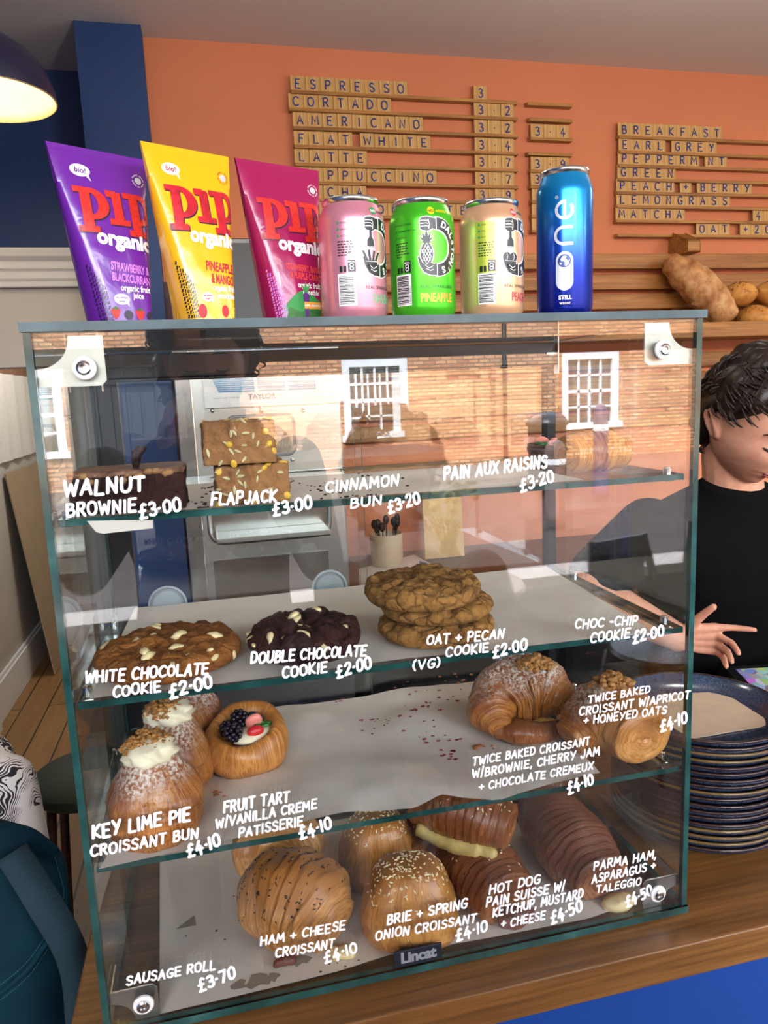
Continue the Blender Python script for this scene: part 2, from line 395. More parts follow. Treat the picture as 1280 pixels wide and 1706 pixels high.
# ------------------------------------------------------------------ the room
FL = -.95; CZ = 1.65
struct(MB().box((-1.6, -2.75, FL-.1), (4.6, 5.5, FL)).build('floor', 'floor_boards'))
struct(MB().box((-1.6, -2.75, CZ), (4.6, 5.5, CZ+.25)).build('ceiling', 'ceiling_paint'))
struct(MB().box((.03, 1.815, FL), (4.6, 2.0, CZ)).build('wall_back', 'wall_orange'))
struct(MB().box((-.143, 1.74, FL), (.038, 2.1, CZ), mf=None).build('wall_pillar', 'wall_blue'))
struct(MB().box((.038, 1.80, FL), (.056, 1.8149, .95)).build('trim_4', 'red_brown'))
struct(MB().box((-1.6, 2.08, .975), (-.143, 2.2, CZ)).build('wall_left_upper', 'wall_blue'))
struct(MB().box((-1.6, 2.085, .72), (-.143, 2.2, .975)).build('wall_left_panel', 'cream_paint'))
pr = [(2.079, .975), (2.05, .975), (2.05, .992), (2.043, 1.0), (2.043, 1.022), (2.035, 1.03), (2.035, 1.052), (2.018, 1.066), (2.014, 1.085), (2.014, 1.092), (2.079, 1.092)]
struct(MB().poly(pr, (-1.5, -.143), 'x').build('trim_1', 'white_paint', bevel=.0015))
struct(MB().box((-.30, 2.085, FL), (-.143, 2.2, .72)).build('wall_left_jamb', 'cream_paint'))
struct(MB().box((-1.6, 2.2, FL), (-.985, 5.5, CZ)).build('wall_corridor', 'grey_paint'))
struct(MB().box((-.985, 5.3, FL), (.9, 5.5, CZ)).build('wall_corridor_end', 'cream_paint'))
struct(MB().box((.5, 2.0, FL), (.7, 5.3, CZ)).build('wall_corridor_right', 'cream_paint'))
struct(MB().box((-.984, 2.9, FL), (-.962, 5.28, FL+.19)).box((-.984, 2.9, FL+.19), (-.97, 5.28, FL+.21)).build('baseboard_left', 'white_paint', bevel=.002))
struct(MB().box((-.984, 2.86, FL), (-.94, 3.05, .72)).build('trim_2', 'white_paint', bevel=.004))
struct(MB().box((-1.8, -2.75, FL), (-1.6, 2.2, CZ)).build('wall_left', 'wall_blue'))
struct(MB().box((4.6, -2.75, FL), (4.8, 2.0, CZ)).build('wall_right', 'cream_paint'))
# shop front, open to the street: low wall, posts and lintel
struct(MB().box((-1.6, -2.75, 1.58), (4.6, -2.6, CZ)).box((-1.6, -2.72, FL), (-1.5, -2.62, 1.58)).box((4.5, -2.72, FL), (4.6, -2.62, 1.58)).build('wall_front', 'wall_blue'))
struct(MB().box((-1.5, -2.72, FL), (4.5, -2.62, -.38)).build('wall_front_low', 'gate_black'))
struct(MB().box((-1.5, -2.70, .737), (4.5, -2.62, .812)).build('trim_5', 'oak_dark'))
struct(MB().box((-1.52, -2.78, -.38), (4.52, -2.56, -.33)).build('trim_3', 'grey_paint', bevel=.004))

plain('mat_black', '#17181a', .95)  # dark mat added so that the case glass reflects a darker floor
tag(MB().box((-1.2, -2.5, 0), (3.6, -.75, .008)).build('reflection_dimming_mat', 'mat_black', None, bevel=.003, loc=(0, 0, FL+.0005)), 'dark rectangular mat added on the floor before the counter to dim its reflection', 'mat')
# ------------------------------------------------------------------ the street that the glass reflects
struct(MB().box((-40, -30, FL-.3), (60, -2.75, FL-.1)).build('ground_road', 'road'))
struct(MB().box((-40, -13.3, FL-.1), (60, -11.0, FL)).build('ground_pavement', 'pavement'))
YB = -13.3; WX = [-8.1, -3.6, 2.65, 7.17, 11.7]
wall = MB(); xs = [-25]+[x for w in WX for x in (w, w+1.29)]+[35]; zb, zt = -.33, 1.2
wall.box((-25, YB-.6, FL-.1), (-2.25, YB, zb)).box((.2, YB-.6, FL-.1), (35, YB, zb)).box((-25, YB-.6, zt), (35, YB, 2.3))
for a, b in zip(xs[::2], xs[1::2]):
    if a < -1 < b: wall.box((a, YB-.6, zb), (-2.25, YB, zt)).box((.2, YB-.6, zb), (b, YB, zt))
    else: wall.box((a, YB-.6, zb), (b, YB, zt))
struct(wall.build('wall_street_house', 'street_brick', fix=False))
struct(MB().box((-25.3, YB-3, 2.3), (35.3, YB+.35, 2.5)).build('roof_street_house', 'grey_paint'))
s = NT('room_beyond'); s.done(s.ramp(s.n('TexGradient', Vector=s.coord('Generated', rot=(0, PI/2, 0))).outputs[0], [(0, srgb('#2fa488')), (.17, srgb('#2fa488')), (.19, srgb('#8a7f86')), (.45, srgb('#a9a4a6')), (1, srgb('#8f8c8a'))], 'CONSTANT').outputs[0], .8)
for k, w in enumerate(WX):
    fr = MB(); x0, x1 = w, w+1.29; y0, y1 = YB-.13, YB-.02; t = .15
    fr.box((x0, y0, zb), (x0+t, y1, zt)).box((x1-t, y0, zb), (x1, y1, zt)).box((x0+.001, y0+.004, zt-t), (x1-.001, y1+.004, zt+.001)).box((x0-.05, y0, zb-.02), (x1+.05, YB+.07, zb+.1))
    iw = (x1-x0-2*t)
    for q in range(1, 4): fr.box((x0+t+iw*q/4-.02, y0+.02, zb), (x0+t+iw*q/4+.02, y1-.03, zt))
    ih = zt-zb-t-.1
    for q, hw in ((1, .02), (2, .035), (3, .02)): fr.box((x0+t, y0+.02, zb+.1+ih*q/4-hw), (x1-t, y1-.03, zb+.1+ih*q/4+hw))
    o = struct(fr.build('window_%d' % (k+1), 'white_paint', fix=False))
    MB().box((x0+.02, y0+.03, zb), (x1-.02, y0+.036, zt)).build('pane', 'window_glass', o)
    MB().box((x0+.02, YB-.5, zb), (x1-.02, YB-.48, zt)).build('blind', 'room_beyond', o)
dg = MB()  # black plank gate added to darken this stretch of the reflected street
for k in range(10): dg.box((-2.25+.245*k+.006, YB-.3, FL-.1), (-2.25+.245*(k+1)-.006, YB-.25, 1.2))
dg.box((-2.25, YB-.5, FL-.1), (.2, YB-.4, 1.2)).box((-2.25, YB-.24, .9), (.2, YB-.2, 1.0)).box((-2.25, YB-.24, -.5), (.2, YB-.2, -.4)); struct(dg.build('added_dark_gate', 'gate_black'))
tag(MB().tube([(5.9, YB+.07, FL), (5.9, YB+.07, 2.29)], .045, 10).tube([(5.9, YB+.07, .9), (5.9, YB+.07, 1.0)], .06, 10).build('drainpipe', 'dark_metal', smooth=True),
    'dark drainpipe on the brick house over the street, reflected in the case glass', 'drainpipe')
# bollards on the far pavement
plain('bollard_brown', '#4b3a38', .6); plain('bollard_purple', '#3a3050', .5)
def bollard(px, py, yy, h, r, body, label):
    p = Vector((aty(px, py, yy).x, -yy, FL))
    t = thing('bollard', label, 'bollard', p)
    MB().lathe([(r*1.12, 0), (r*1.12, .08*h), (r, .1*h), (r, .86*h), (r*.92, .93*h), (r*.6, .98*h), (0, h)], 18).build('post', body, t, True)
    MB().lathe([(r+.004, .70*h), (r+.006, .71*h), (r+.006, .76*h), (r+.004, .77*h)], 18).build('band', 'white_paint', t, True)
bollard(926, 850, 7.0, .92, .115, 'bollard_brown', 'round-topped brown bollard with a white band in the street')
bollard(1001, 780, 8.6, 1.25, .10, 'bollard_purple', 'tall slim purple bollard with a white band, near the sash window')
# two black café chairs and a table by the shop window
def cafe_chair(name_loc, rz, label, group='black chairs at the shop front'):
    t = thing('cafe_chair', label, 'chair', name_loc, rz, group)
    MB().lathe([(0, .44), (.19, .44), (.2, .45), (.19, .465), (0, .465)], 24).build('seat', 'dark_metal', t, True, angle=40)
    for sx in (-1, 1):
        for sy in (-1, 1): MB().tube([(sx*.2, sy*.2, 0), (sx*.14, sy*.14, .445)], .012, 8).build('leg', 'dark_metal', t, True)
    for sx in (-1, 1): MB().tube([(sx*.16, .14, .45), (sx*.17, .2, .7), (sx*.15, .24, .88)], [.016, .018, .02], 8).build('back_post', 'dark_metal', t, True)
    MB().box((-.15, .225, .62), (.15, .245, .88)).build('backrest', 'dark_metal', t, bevel=.006)
cafe_chair((1.86, -1.9, FL), 2.9, 'black metal café chair on the table side of the window pair')
cafe_chair((2.35, -2.05, FL), 3.5, 'black metal café chair furthest right by the shop window')
t = thing('cafe_table', 'small dark round café table by the shop window, mirrored in the case front', 'table', (1.05, -2.15, FL))
MB().lathe([(0, .72), (.3, .72), (.31, .735), (.3, .75), (0, .75)], 32).build('tabletop', 'oak_dark', t, True, angle=40)
MB().lathe([(.2, 0), (.2, .015), (.03, .04), (.025, .72)], 20).build('pedestal', 'dark_metal', t, True, angle=40)
plain('dried_flower', '#b09a4a', .8, var=.3); plain('vase_clay', '#5a4632', .6)
t = thing('flower_vase', 'clay vase of dried yellow flowers on the café table, mirrored in the case front', 'vase', (1.05, -2.15, FL+.75))
MB().lathe([(0, 0), (.045, 0), (.06, .06), (.05, .13), (.03, .17), (.036, .185)], 20).build('vase_body', 'vase_clay', t, True)
fl = MB(); rr = random.Random(3)
for k in range(26):
    a = rr.uniform(0, 2*PI); h = rr.uniform(.28, .42); q = rr.uniform(.04, .15)
    p = (q*math.cos(a), q*math.sin(a), h); fl.tube([(0, 0, .12), (p[0]*.4, p[1]*.4, h*.6), p], .0025, 4); fl.ell(p, (.02, .02, .016), 5, 7)
fl.build('dried_flowers', 'dried_flower', t, True)

# ------------------------------------------------------------------ counters
t = thing('counter', 'oak-topped bar counter with a blue front under the glass pastry case', 'counter', (0, 0, 0))
MB().box((-.036, -.043, -.041), (3.2, .56, -.0005)).build('worktop', 'oak', t, bevel=.002)
MB().box((-.02, -.03, FL), (3.2, .54, -.0412)).build('front_panel', 'counter_blue', t)
t = thing('back_counter', 'dark wooden work counter against the orange wall behind the staff aisle', 'counter', (0, 0, 0))
MB().box((.47, 1.12, -.04), (3.6, 1.795, -.0005)).build('worktop', 'oak_dark', t, bevel=.002)
MB().box((.5, 1.16, FL), (3.6, 1.795, -.0402)).build('cupboard', 'black_plastic', t)

# pendant lamp
LC = aty(-22, 165, 1.35)
plain('lamp_navy', '#17183a', .35); plain('lamp_cream', '#f0dfa8', .6)
t = thing('pendant_lamp', 'navy enamel pendant lamp with a glowing cream inside, hanging at the left', 'lamp', LC)
Rl = .152
pr = [(Rl, 0), (Rl*.985, .022), (Rl*.90, .06), (Rl*.72, .10), (Rl*.45, .128), (.03, .138), (.03, .17), (.012, .18)]
MB().lathe(pr, 48).build('lamp_shade', 'lamp_navy', t, True)
MB().lathe([(r-.003 if r > .03 else r*.7, z-.002) for r, z in pr[:6]]+[(0, .135)], 48).lathe([(Rl, 0), (Rl-.003, -.002)], 48).build('shade_lining', 'lamp_cream', t, True)
MB().ell((0, 0, .07), (.028, .028, .036)).lathe([(.014, .1), (.014, .134)], 12).build('bulb', emit('bulb_glow', '#ffd890', 14.0), t, True)
MB().tube([(0, 0, .175), (0, 0, CZ-LC.z)], .003, 8).build('cord', 'black_plastic', t, True)
ld = bpy.data.lights.new('lamp_light', 'POINT'); ld.energy = 2.2; ld.color = (1, .82, .5); ld.shadow_soft_size = .03
lo = bpy.data.objects.new('lamp_light', ld); COL.objects.link(lo); lo.parent = t; lo.location = (0, 0, .015)
# two unseen pendants added as fill light over the customers' side of the counter
for k, (x, y, e) in enumerate(((1.0, -1.75, 17), (3.0, -1.2, 13))):
    q = thing('pendant_lamp', ('unseen navy pendant added as fill light over the café table behind the customers', 'unseen navy pendant added as fill light over the right of the customer area')[k], 'lamp', (x, y, 1.22))
    for ch in list(t.children):
        if ch.type == 'MESH': d = ch.copy(); COL.objects.link(d); d.parent = q
        if ch.type == 'MESH' and ch.name.startswith('cord'): d.scale = (1, 1, (CZ-1.22-.175)/max(.01, CZ-LC.z-.175)); d.location.z = .175-.175*d.scale.z
    ld = bpy.data.lights.new('lamp_light', 'POINT'); ld.energy = e; ld.color = (1, .93, .84); ld.shadow_soft_size = .05
    lo = bpy.data.objects.new('lamp_light', ld); COL.objects.link(lo); lo.parent = q; lo.location = (0, 0, -.03)
# unseen globes added as fill light on the staff side and in the corridor
emit('fill_globe_glow', '#fff0dc', 3.0)
for k, (x, y, z, e) in enumerate(((.25, .70, 1.46, 6.4), (1.35, .75, 1.46, 6.8), (2.5, .8, 1.46, 6.2), (-.35, 3.7, 1.35, 24))):
    t = thing('fill_globe', ('unseen opal globe added as fill light over the staff aisle behind the case', 'unseen opal globe added as fill light over the person behind the counter', 'unseen opal globe added as fill light at the far right of the staff aisle', 'unseen opal globe added as fill light in the corridor')[k], 'lamp', (x, y, z))
    MB().ell((0, 0, 0), (.05, .05, .05), 16, 24).build('globe', 'fill_globe_glow', t, True)
    MB().lathe([(.02, .045), (.03, .06), (.012, .075), (.006, CZ-z-.012), (.04, CZ-z-.01), (.04, CZ-z)], 20).build('fitting', 'white_plastic', t, True)
    ld = bpy.data.lights.new('fill_globe_lamp', 'POINT'); ld.energy = e; ld.color = (1, .95, .88); ld.shadow_soft_size = .055
    lo = bpy.data.objects.new('fill_globe_lamp', ld); COL.objects.link(lo); lo.parent = t; lo.location = (0, 0, -.106)

# ------------------------------------------------------------------ letter-tile menu
INK = plain('tile_ink', '#213f94', .6, var=.1)
TW, TH, TD = .0462, .0470, .006
def rail(p, x1, label, n=[0]):
    """a grooved wooden rail fixed to the wall; p is its top left corner on the wall front"""
    m_ = MB().box((p.x, 1.789, p.z-.009), (x1, 1.815, p.z-.004)).box((p.x, 1.789, p.z-.006), (x1, 1.7935, p.z+.001)).box((p.x, 1.803, p.z-.006), (x1, 1.815, p.z+.004))
    o = m_.build('menu_rail', 'rail_wood', bevel=.0012); tag(o, label, 'rail', 'grooved wooden menu rails'); return o
tile_me = {}
ORD = ['first', 'second', 'third', 'fourth', 'fifth', 'sixth', 'seventh', 'eighth', 'ninth', 'tenth', 'eleventh', 'twelfth', 'thirteenth']
trng = random.Random(11)
def tile(ch, x, z, label, group):
    t = thing('letter_tile', label, 'tile', (x, 1.7975, z), 0, group, rot=(-.06+trng.uniform(-.02, .02), trng.uniform(-.012, .012), 0))
    if 'body' not in tile_me:
        o = MB().box((0, -TD/2, 0), (TW, TD/2, TH)).build('tile_block', 'tile_wood', t, bevel=.0012); tile_me['body'] = o.data
    else:
        o = bpy.data.objects.new('tile_block', tile_me['body']); COL.objects.link(o); o.parent = t
    if ch not in tile_me:
        st, w = glyph_strokes(ch); mb = MB(); s_ = .026/10
        for p in st:
            pts = [Vector((TW/2+(q.x-w/2)*s_*1.05, -TD/2-.0004, .011+q.y*s_)) for q in p]
            mb.tube(pts, .0021, 6)
        tile_me[ch] = mb.build('letter', INK, t, True).data
    else:
        o = bpy.data.objects.new('letter', tile_me[ch]); COL.objects.link(o); o.parent = t
NUMW = {'.': 'point', '+': 'plus sign'}
def tiles(txt, p, what, step=TW+.0008, space=.5):
    x = p.x; k = 0
    for ch in txt:
        if ch == ' ': x += step*space; continue
        kind = 'letter '+ch if ch.isalpha() else (NUMW.get(ch) or 'number '+ch)
        tile(ch, x, p.z-.003, 'wooden tile with blue %s, %s tile of %s' % (kind, ORD[k], what), 'menu letter tiles'); x += step; k += 1
left_rows = [('ESPRESSO', 484, 152, '3'), ('CORTADO', 481, 181, '3.2'), ('AMERICANO', 488, 212, '3.2'), ('FLAT WHITE', 490, 243, '3.4'), ('LATTE', 491, 273, '3.7'),
             ('CAPPUCCINO', 490, 303, '3.7'), ('MOCHA', 490, 331, '3.9'), ('HOT CHOCOLATE', 490, 359, '')]
for w, u, v, pr_ in left_rows:
    p = aty(u, v, 1.80); nice = w.lower()
    rail(p, aty(861, 173, 1.80).x, 'long wooden menu rail carrying the tiles that spell %s' % nice)
    tiles(w, p, 'the word %s' % nice); tiles(pr_, Vector((1.062, 0, p.z)), 'the price on the %s rail' % nice)
zz = [aty(u, v, 1.80) for u, v in ((877, 172), (880, 198), (882, 230), (878, 255), (882, 284), (882, 310), (884, 335), (884, 359), (884, 384))]
sec = ['', '', '3.4', '', '3.9', '3.9', '4', '4', '4']
for k, (p, tx) in enumerate(zip(zz, sec)):
    rail(p, 1.412, 'short wooden menu rail right of the coffee prices, %s from the top' % ORD[k])
    if tx: tiles(tx, Vector((p.x+.004, 0, p.z)), 'the price on the %s short rail' % ORD[k])
right_rows = [('BREAKFAST', 1029, 227), ('EARL GREY', 1030, 252), ('PEPPERM NT', 1029, 275), ('GREEN', 1028, 298), ('PEACH + BERRY', 1026, 320), ('LEMONGRASS', 1026, 343), ('MATCHA', 1025, 367)]
for w, u, v in right_rows:
    p = aty(u, v, 1.80); nice = w.lower().replace('pepperm nt', 'peppermint')
    rail(p, 2.75, 'long wooden menu rail carrying the tiles that spell %s' % nice); tiles(w, p, 'the word %s' % nice, TW-.0005)
p = aty(1025, 367, 1.80); tiles('4.', Vector((aty(1253, 375, 1.80).x, 0, p.z)), 'the price on the matcha rail')
p = aty(1027, 391, 1.80); rail(p, 2.75, 'lowest long menu rail, carrying the tiles for oat')
tiles('OAT', Vector((aty(1159, 391, 1.80).x, 0, p.z)), 'the word oat'); tiles('+20', Vector((aty(1232, 391, 1.80).x, 0, p.z)), 'the oat surcharge')

# ------------------------------------------------------------------ slatted bread rack on the wall
RX0, RX1 = .50, 3.3
t = thing('bread_rack', 'slatted wooden bread rack along the orange wall under the tea menu', 'rack', (0, 0, 0))
zs = [aty(1200, v, 1.77).z for v in (422, 448, 470, 497, 523)]
for k, z in enumerate((1.005, .935, .868, .80, .66, .59, .52, .45)):
    MB().box((RX0, 1.765, z-.027), (RX1, 1.785, z+.024)).build('slat', 'rack_wood', t, bevel=.003)
MB().box((RX0, 1.60, .725), (RX1, 1.785, .745)).build('shelf_board', 'rack_wood', t, bevel=.003)
MB().box((RX0, 1.585, .725), (RX1, 1.60, .775)).build('shelf_lip', 'rack_wood', t, bevel=.003)
for x in (.9, 1.80, 2.7):
    MB().box((x, 1.785, .42), (x+.05, 1.815, 1.10)).build('upright', 'rack_wood', t, bevel=.003)
    MB().poly([(1.785, 1.10), (1.70, 1.06), (1.70, 1.025), (1.785, 1.025)], (x, x+.05), 'x').build('bracket', 'rack_wood', t, bevel=.003)
# ------------------------------------------------------------------ the glass pastry case
CW, CD, CH = .62, .326, .6495
G, E_, EP = 0, 1, 2
case = thing('display_case', 'countertop glass pastry case with three shelves and handwritten prices on its front', 'display case', (0, 0, 0))
GM = ['pane_glass', 'glass_edge', 'glass_edge_pale']
front = MB().box((.0062, 0, .0085), (CW-.0062, .006, CH), mf=[E_, EP, G, E_, G, E_]).build('front_pane', GM, case, fix=False)
for sx in (0, CW-.006):
    MB().box((sx, 0, .0085), (sx+.006, CD, CH), mf=[E_, EP, E_, G, E_, G]).build('side_pane', GM, case, fix=False)
MB().box((-.002, -.003, CH+.0005), (CW+.003, CD+.004, CH+.008), mf=[G, G, EP, EP, EP, EP]).build('top_pane', GM, case, fix=False)
MB().box((-.001, -.002, .0), (CW+.001, CD+.01, .008), mf=[G, G, E_, E_, E_, E_]).build('base_pane', GM, case, fix=False)
SZ = {1: .495, 2: .332, 3: .1728, 0: .0085}
for k, y0 in ((1, .012), (2, .0075), (3, .0085)):
    z = SZ[k]
    sh = MB().box((.008, y0, z-.006), (CW-.008, CD-.022, z), mf=[G, G, E_, E_, E_, E_]).build('shelf', ['shelf_glass', 'glass_edge', 'glass_edge'], case, fix=False)
    for x0, x1 in ((.0065, .018), (CW-.018, CW-.0065)):
        MB().box((x0, .03, z-.0095), (x1, CD-.03, z-.0065)).build('shelf_rail', 'steel_bright', sh, bevel=.0006)
        for y in (.035, .24):
            MB().lathe([(0, 0), (.0045, 0), (.0045, .005), (.003, .006), (0, .006)], 14, ((x0+x1)/2, y, z-.001)).build('shelf_stud', 'steel_bright', sh, True, angle=40)
# rear frame and sliding doors
MB().box((.0065, .300, CH-.030), (CW-.0065, .324, CH-.001)).box((.0065, .306, CH-.034), (CW-.0065, .310, CH-.03)).build('door_track', 'black_plastic', case, bevel=.001)
MB().box((.0065, .306, .0085), (.034, .324, CH-.031)).build('rear_post', 'dark_metal', case, bevel=.001)
MB().box((CW-.020, .306, .0085), (CW-.0065, .324, CH-.031)).build('rear_post', 'dark_metal', case, bevel=.001)
MB().box((.035, .300, .0085), (CW-.021, .324, .016)).build('bottom_track', 'dark_metal', case, bevel=.001)
for x0, x1, y, px in ((.034, .335, .311, (280, 1006)), (.327, CW-.020, .318, (549, 978))):
    d = MB().box((x0, y, .017), (x1, y+.004, CH-.032), mf=[EP, EP, G, EP, G, EP]).build('sliding_door', GM, case, fix=False)
    c = aty(px[0], px[1], y)
    MB().lathe([(.0245, .0), (.0245, -.003), (.022, -.004), (.0205, -.002), (.0205, -.0005), (.0185, -.0005), (.0185, -.003), (.0165, -.0035), (.0, -.0015)], 36, (c.x, y-.0003, c.z), axis='y').build('finger_pull', 'grey_plastic', d, True, angle=35)
# corner brackets with bolts
def bracket(cx, cz, sx, sz, k=1.0, mat='aluminium'):
    """angle plate behind the front pane; the quarter-circle cut faces the corner of the pane"""
    o = MB(); a = .052*k; b = .040*k; r = .026*k
    pts = [(0, b) , (a-.004, b), (a, b-.004), (a, .0)] + [(r+.0*k-(r)*math.sin(0), 0) for k in ()]
    arc = [(r*math.cos(t), r*math.sin(t)) for t in [PI/2*i/10 for i in range(11)]]
    pts = arc + [(0, b), (a-.004, b), (a, b-.004), (a, 0)]
    q = [(cx+sx*x, cz+sz*z) for x, z in pts]
    if sx*sz < 0: q = q[::-1]
    o.poly(q, (.0066, .0086))
    x0, x1 = sorted((cx+sx*.0002, cx+sx*.0020)); z0, z1 = sorted((cz+sz*.026*k, cz+sz*b)); o.box((x0, .0086, z0), (x1, .045, z1))
    br = o.build('corner_bracket', mat, case, bevel=.0004)
    bx, bz = cx+sx*.037*k, cz+sz*.026*k
    MB().lathe([(.0095, 0), (.0095, -.002), (.0085, -.003), (.0062, -.003)], 24, (bx, -.0002, bz), axis='y').build('washer', 'white_plastic', br, True, angle=40)
    MB().lathe([(.0062, -.003), (.0058, -.005), (.0042, -.0058), (.0028, -.0056), (.0026, -.004), (0, -.0035)], 20, (bx, 0, bz), axis='y').build('bolt', 'steel_bright', br, True, angle=30)
bracket(.007, CH-.003, 1, -1); bracket(CW-.007, CH-.003, -1, -1); bracket(.007, .0095, 1, 1, .82, 'steel'); bracket(CW-.007, .0095, -1, 1, .82, 'steel')
# clear clips hanging from the top
for u, v in ((166, 600), (931, 590)):
    c = aty(u, v, .20) if u > 500 else aty(u, v, .26)
    MB().box((c.x-.0008, c.y, CH-.045), (c.x+.0008, c.y+.012, CH-.0005)).box((c.x-.014, c.y+.004, CH-.022), (c.x+.0008, c.y+.008, CH-.019)).build('glass_clip', 'steel_bright', case, bevel=.0003)
# maker's plate
pl = [aty(u, v, -.0005) for u, v in ((657, 1613), (736, 1597), (735, 1570), (656, 1587))]
wv = (pl[1]-pl[0]); ang = math.atan2(wv.z, wv.x); pw = wv.length; ph = (pl[3]-pl[0]).length
plate = MB().box((0, -.0025, 0), (pw, 0, ph)).build('maker_plate', plain('plate_navy', '#1d222b', .5, .3), front, bevel=.0006, loc=(pl[0].x, -.0002, pl[0].z+.001), rot=(0, -ang*.0, 0))
vf = font_mesh('Lincat', .0165, .0007, 'CENTER', .95)
decal('plate_lettering', [move(vf, pw/2, ph*.27)], lambda u, v: Vector((u-.0, -.0029, v)), plain('plate_silver', '#a9adb0', .4, .5), plate)

# ------------------------------------------------------------------ white marker lettering on the front pane
pen = random.Random(5)
def pen_line(mb, txt, p0, p1, cap, shear=.12, weight=.25):
    a = aty(p0[0], p0[1], 0); b = aty(p1[0], p1[1], 0); e = b-a; L = math.hypot(e.x, e.z); e = Vector((e.x/L, 0, e.z/L)); n = Vector((-e.z, 0, e.x))
    cap *= .88 if cap < 18 else .95
    c = aty(p0[0], p0[1]-cap, 0); h = (c-a).length/10
    st, w = strokes_text(txt, 2.6, 5.0, .55, pen); sx = L/w; rr = h*10*weight/2
    st2 = []
    for s_ in st:      # a pen turns sharp corners: each leg is its own stroke
        cur = [s_[0]]
        for i in range(1, len(s_)):
            cur.append(s_[i])
            if i < len(s_)-1:
                d0, d1 = s_[i]-s_[i-1], s_[i+1]-s_[i]
                if d0.length > 1e-6 and d1.length > 1e-6 and d0.angle(d1) > .8: st2.append(cur); cur = [s_[i]]
        st2.append(cur)
    for s_ in st2:
        pts = [a+e*((q.x)*sx+q.y*h*shear)+n*(q.y*h) for q in s_]
        pts = [Vector((p.x+pen.uniform(-.06, .06)*h, 0, p.z+pen.uniform(-.06, .06)*h)) for p in pts]
        d0 = (pts[0]-pts[1]).normalized(); d1 = (pts[-1]-pts[-2]).normalized()
        pp = [pts[0]+d0*rr*.85, pts[0]+d0*rr*.5]+pts+[pts[-1]+d1*rr*.5, pts[-1]+d1*rr*.85]
        N = len(pts); rad = [rr*.3, rr*.8]+[rr*(1+pen.uniform(-.12, .1)) for _ in range(N)]+[rr*.8, rr*.3]
        k0 = len(mb.v); mb.tube(pp, rad, 7)
        for i in range(k0, len(mb.v)): mb.v[i].y = mb.v[i].y*.16-.0005
NOTES = {
'walnut brownie': [('WALNUT', (107, 827), (240, 817), 25), ('BROWNIE', (112, 861), (226, 851), 22), ('#3.00', (234, 864), (301, 850), 22)],
'flapjack': [('FLAPJACK', (352, 841), (459, 836), 20), ('#3.00', (456, 860), (519, 845), 21)],
'cinnamon bun': [('CINNAMON', (543, 820), (663, 808), 18), ('BUN', (584, 847), (635, 840), 17), ('#3.20', (648, 854), (699, 838), 20)],
'raisin pastry': [('PAIN AUX RAISINS', (740, 799), (910, 778), 21), ('#3.20', (868, 819), (922, 801), 20)],
'white chocolate cookie': [('WHITE CHOCOLATE', (142, 1137), (346, 1122), 19), ('COOKIE', (189, 1161), (267, 1151), 18), ('#2.00', (284, 1162), (353, 1143), 22)],
'double chocolate cookie': [('DOUBLE CHOCOLATE', (418, 1105), (609, 1091), 18), ('COOKIE', (471, 1129), (544, 1119), 18), ('#2.00', (562, 1129), (618, 1113), 20)],
'oat and pecan cookie': [('OAT + PECAN', (711, 1074), (838, 1063), 17), ('COOKIE', (743, 1094), (813, 1085), 17), ('#2.00', (822, 1095), (877, 1081), 19), ('(VG)', (688, 1116), (732, 1110), 16)],
'chocolate chip cookie': [('CHOC -CHIP', (958, 1047), (1061, 1040), 16), ('COOKIE', (984, 1070), (1048, 1062), 17), ('#2.00', (1055, 1071), (1105, 1058), 19)],
'key lime bun': [('KEY LIME PIE', (155, 1397), (316, 1366), 22), ('CROISSANT BUN', (152, 1427), (329, 1395), 18), ('#4.10', (314, 1426), (367, 1408), 21)],
'fruit tart': [('FRUIT TART', (373, 1354), (481, 1334), 18), ('W/VANILLA CREME', (360, 1379), (527, 1346), 17), ('PATISSERIE', (398, 1395), (504, 1374), 17), ('#4.10', (501, 1398), (552, 1379), 20)],
'apricot croissant': [('TWICE BAKED', (980, 1171), (1082, 1153), 13), ('CROISSANT W/APRICOT', (965, 1192), (1148, 1163), 14), ('+ HONEYED OATS', (972, 1207), (1109, 1188), 14), ('#4.10', (1101, 1219), (1144, 1203), 19)],
'cherry jam croissant': [('TWICE BAKED CROISSANT', (787, 1275), (982, 1240), 14), ('W/BROWNIE, CHERRY JAM', (787, 1296), (998, 1257), 15), ('+ CHOCOLATE CREMEUX', (798, 1317), (987, 1281), 14), ('#4.10', (947, 1322), (988, 1305), 19)],
'ham and cheese croissant': [('HAM + CHEESE', (434, 1575), (574, 1548), 16), ('CROISSANT', (459, 1595), (556, 1578), 16), ('#4.10', (542, 1604), (594, 1585), 18)],
'brie croissant': [('BRIE + SPRING', (645, 1540), (777, 1512), 17), ('ONION CROISSANT', (626, 1566), (792, 1536), 16), ('#4.10', (761, 1568), (811, 1549), 18)],
'hot dog pastry': [('HOT DOG', (815, 1489), (899, 1471), 16), ('PAIN SUISSE W/', (810, 1510), (939, 1483), 16), ('KETCHUP, MUSTARD', (821, 1527), (970, 1495), 16), ('+ CHEESE', (835, 1546), (907, 1531), 15), ('#4.50', (919, 1538), (969, 1517), 20)],
'parma ham pastry': [('PARMA HAM,', (989, 1450), (1092, 1429), 15), ('ASPARAGUS +', (986, 1472), (1091, 1448), 15), ('TALEGGIO', (993, 1488), (1067, 1473), 13), ('#4.50', (1044, 1511), (1086, 1490), 18)],
'sausage roll': [('SAUSAGE ROLL', (211, 1641), (358, 1614), 17), ('#3.70', (333, 1651), (392, 1628), 20)]}
for k, ls in NOTES.items():
    mb = MB()
    for tx, a, b, c in ls: pen_line(mb, tx, a, b, c)
    o = mb.build('price_writing', 'ink_white', front, True); o['label'] = 'white marker price for the '+k

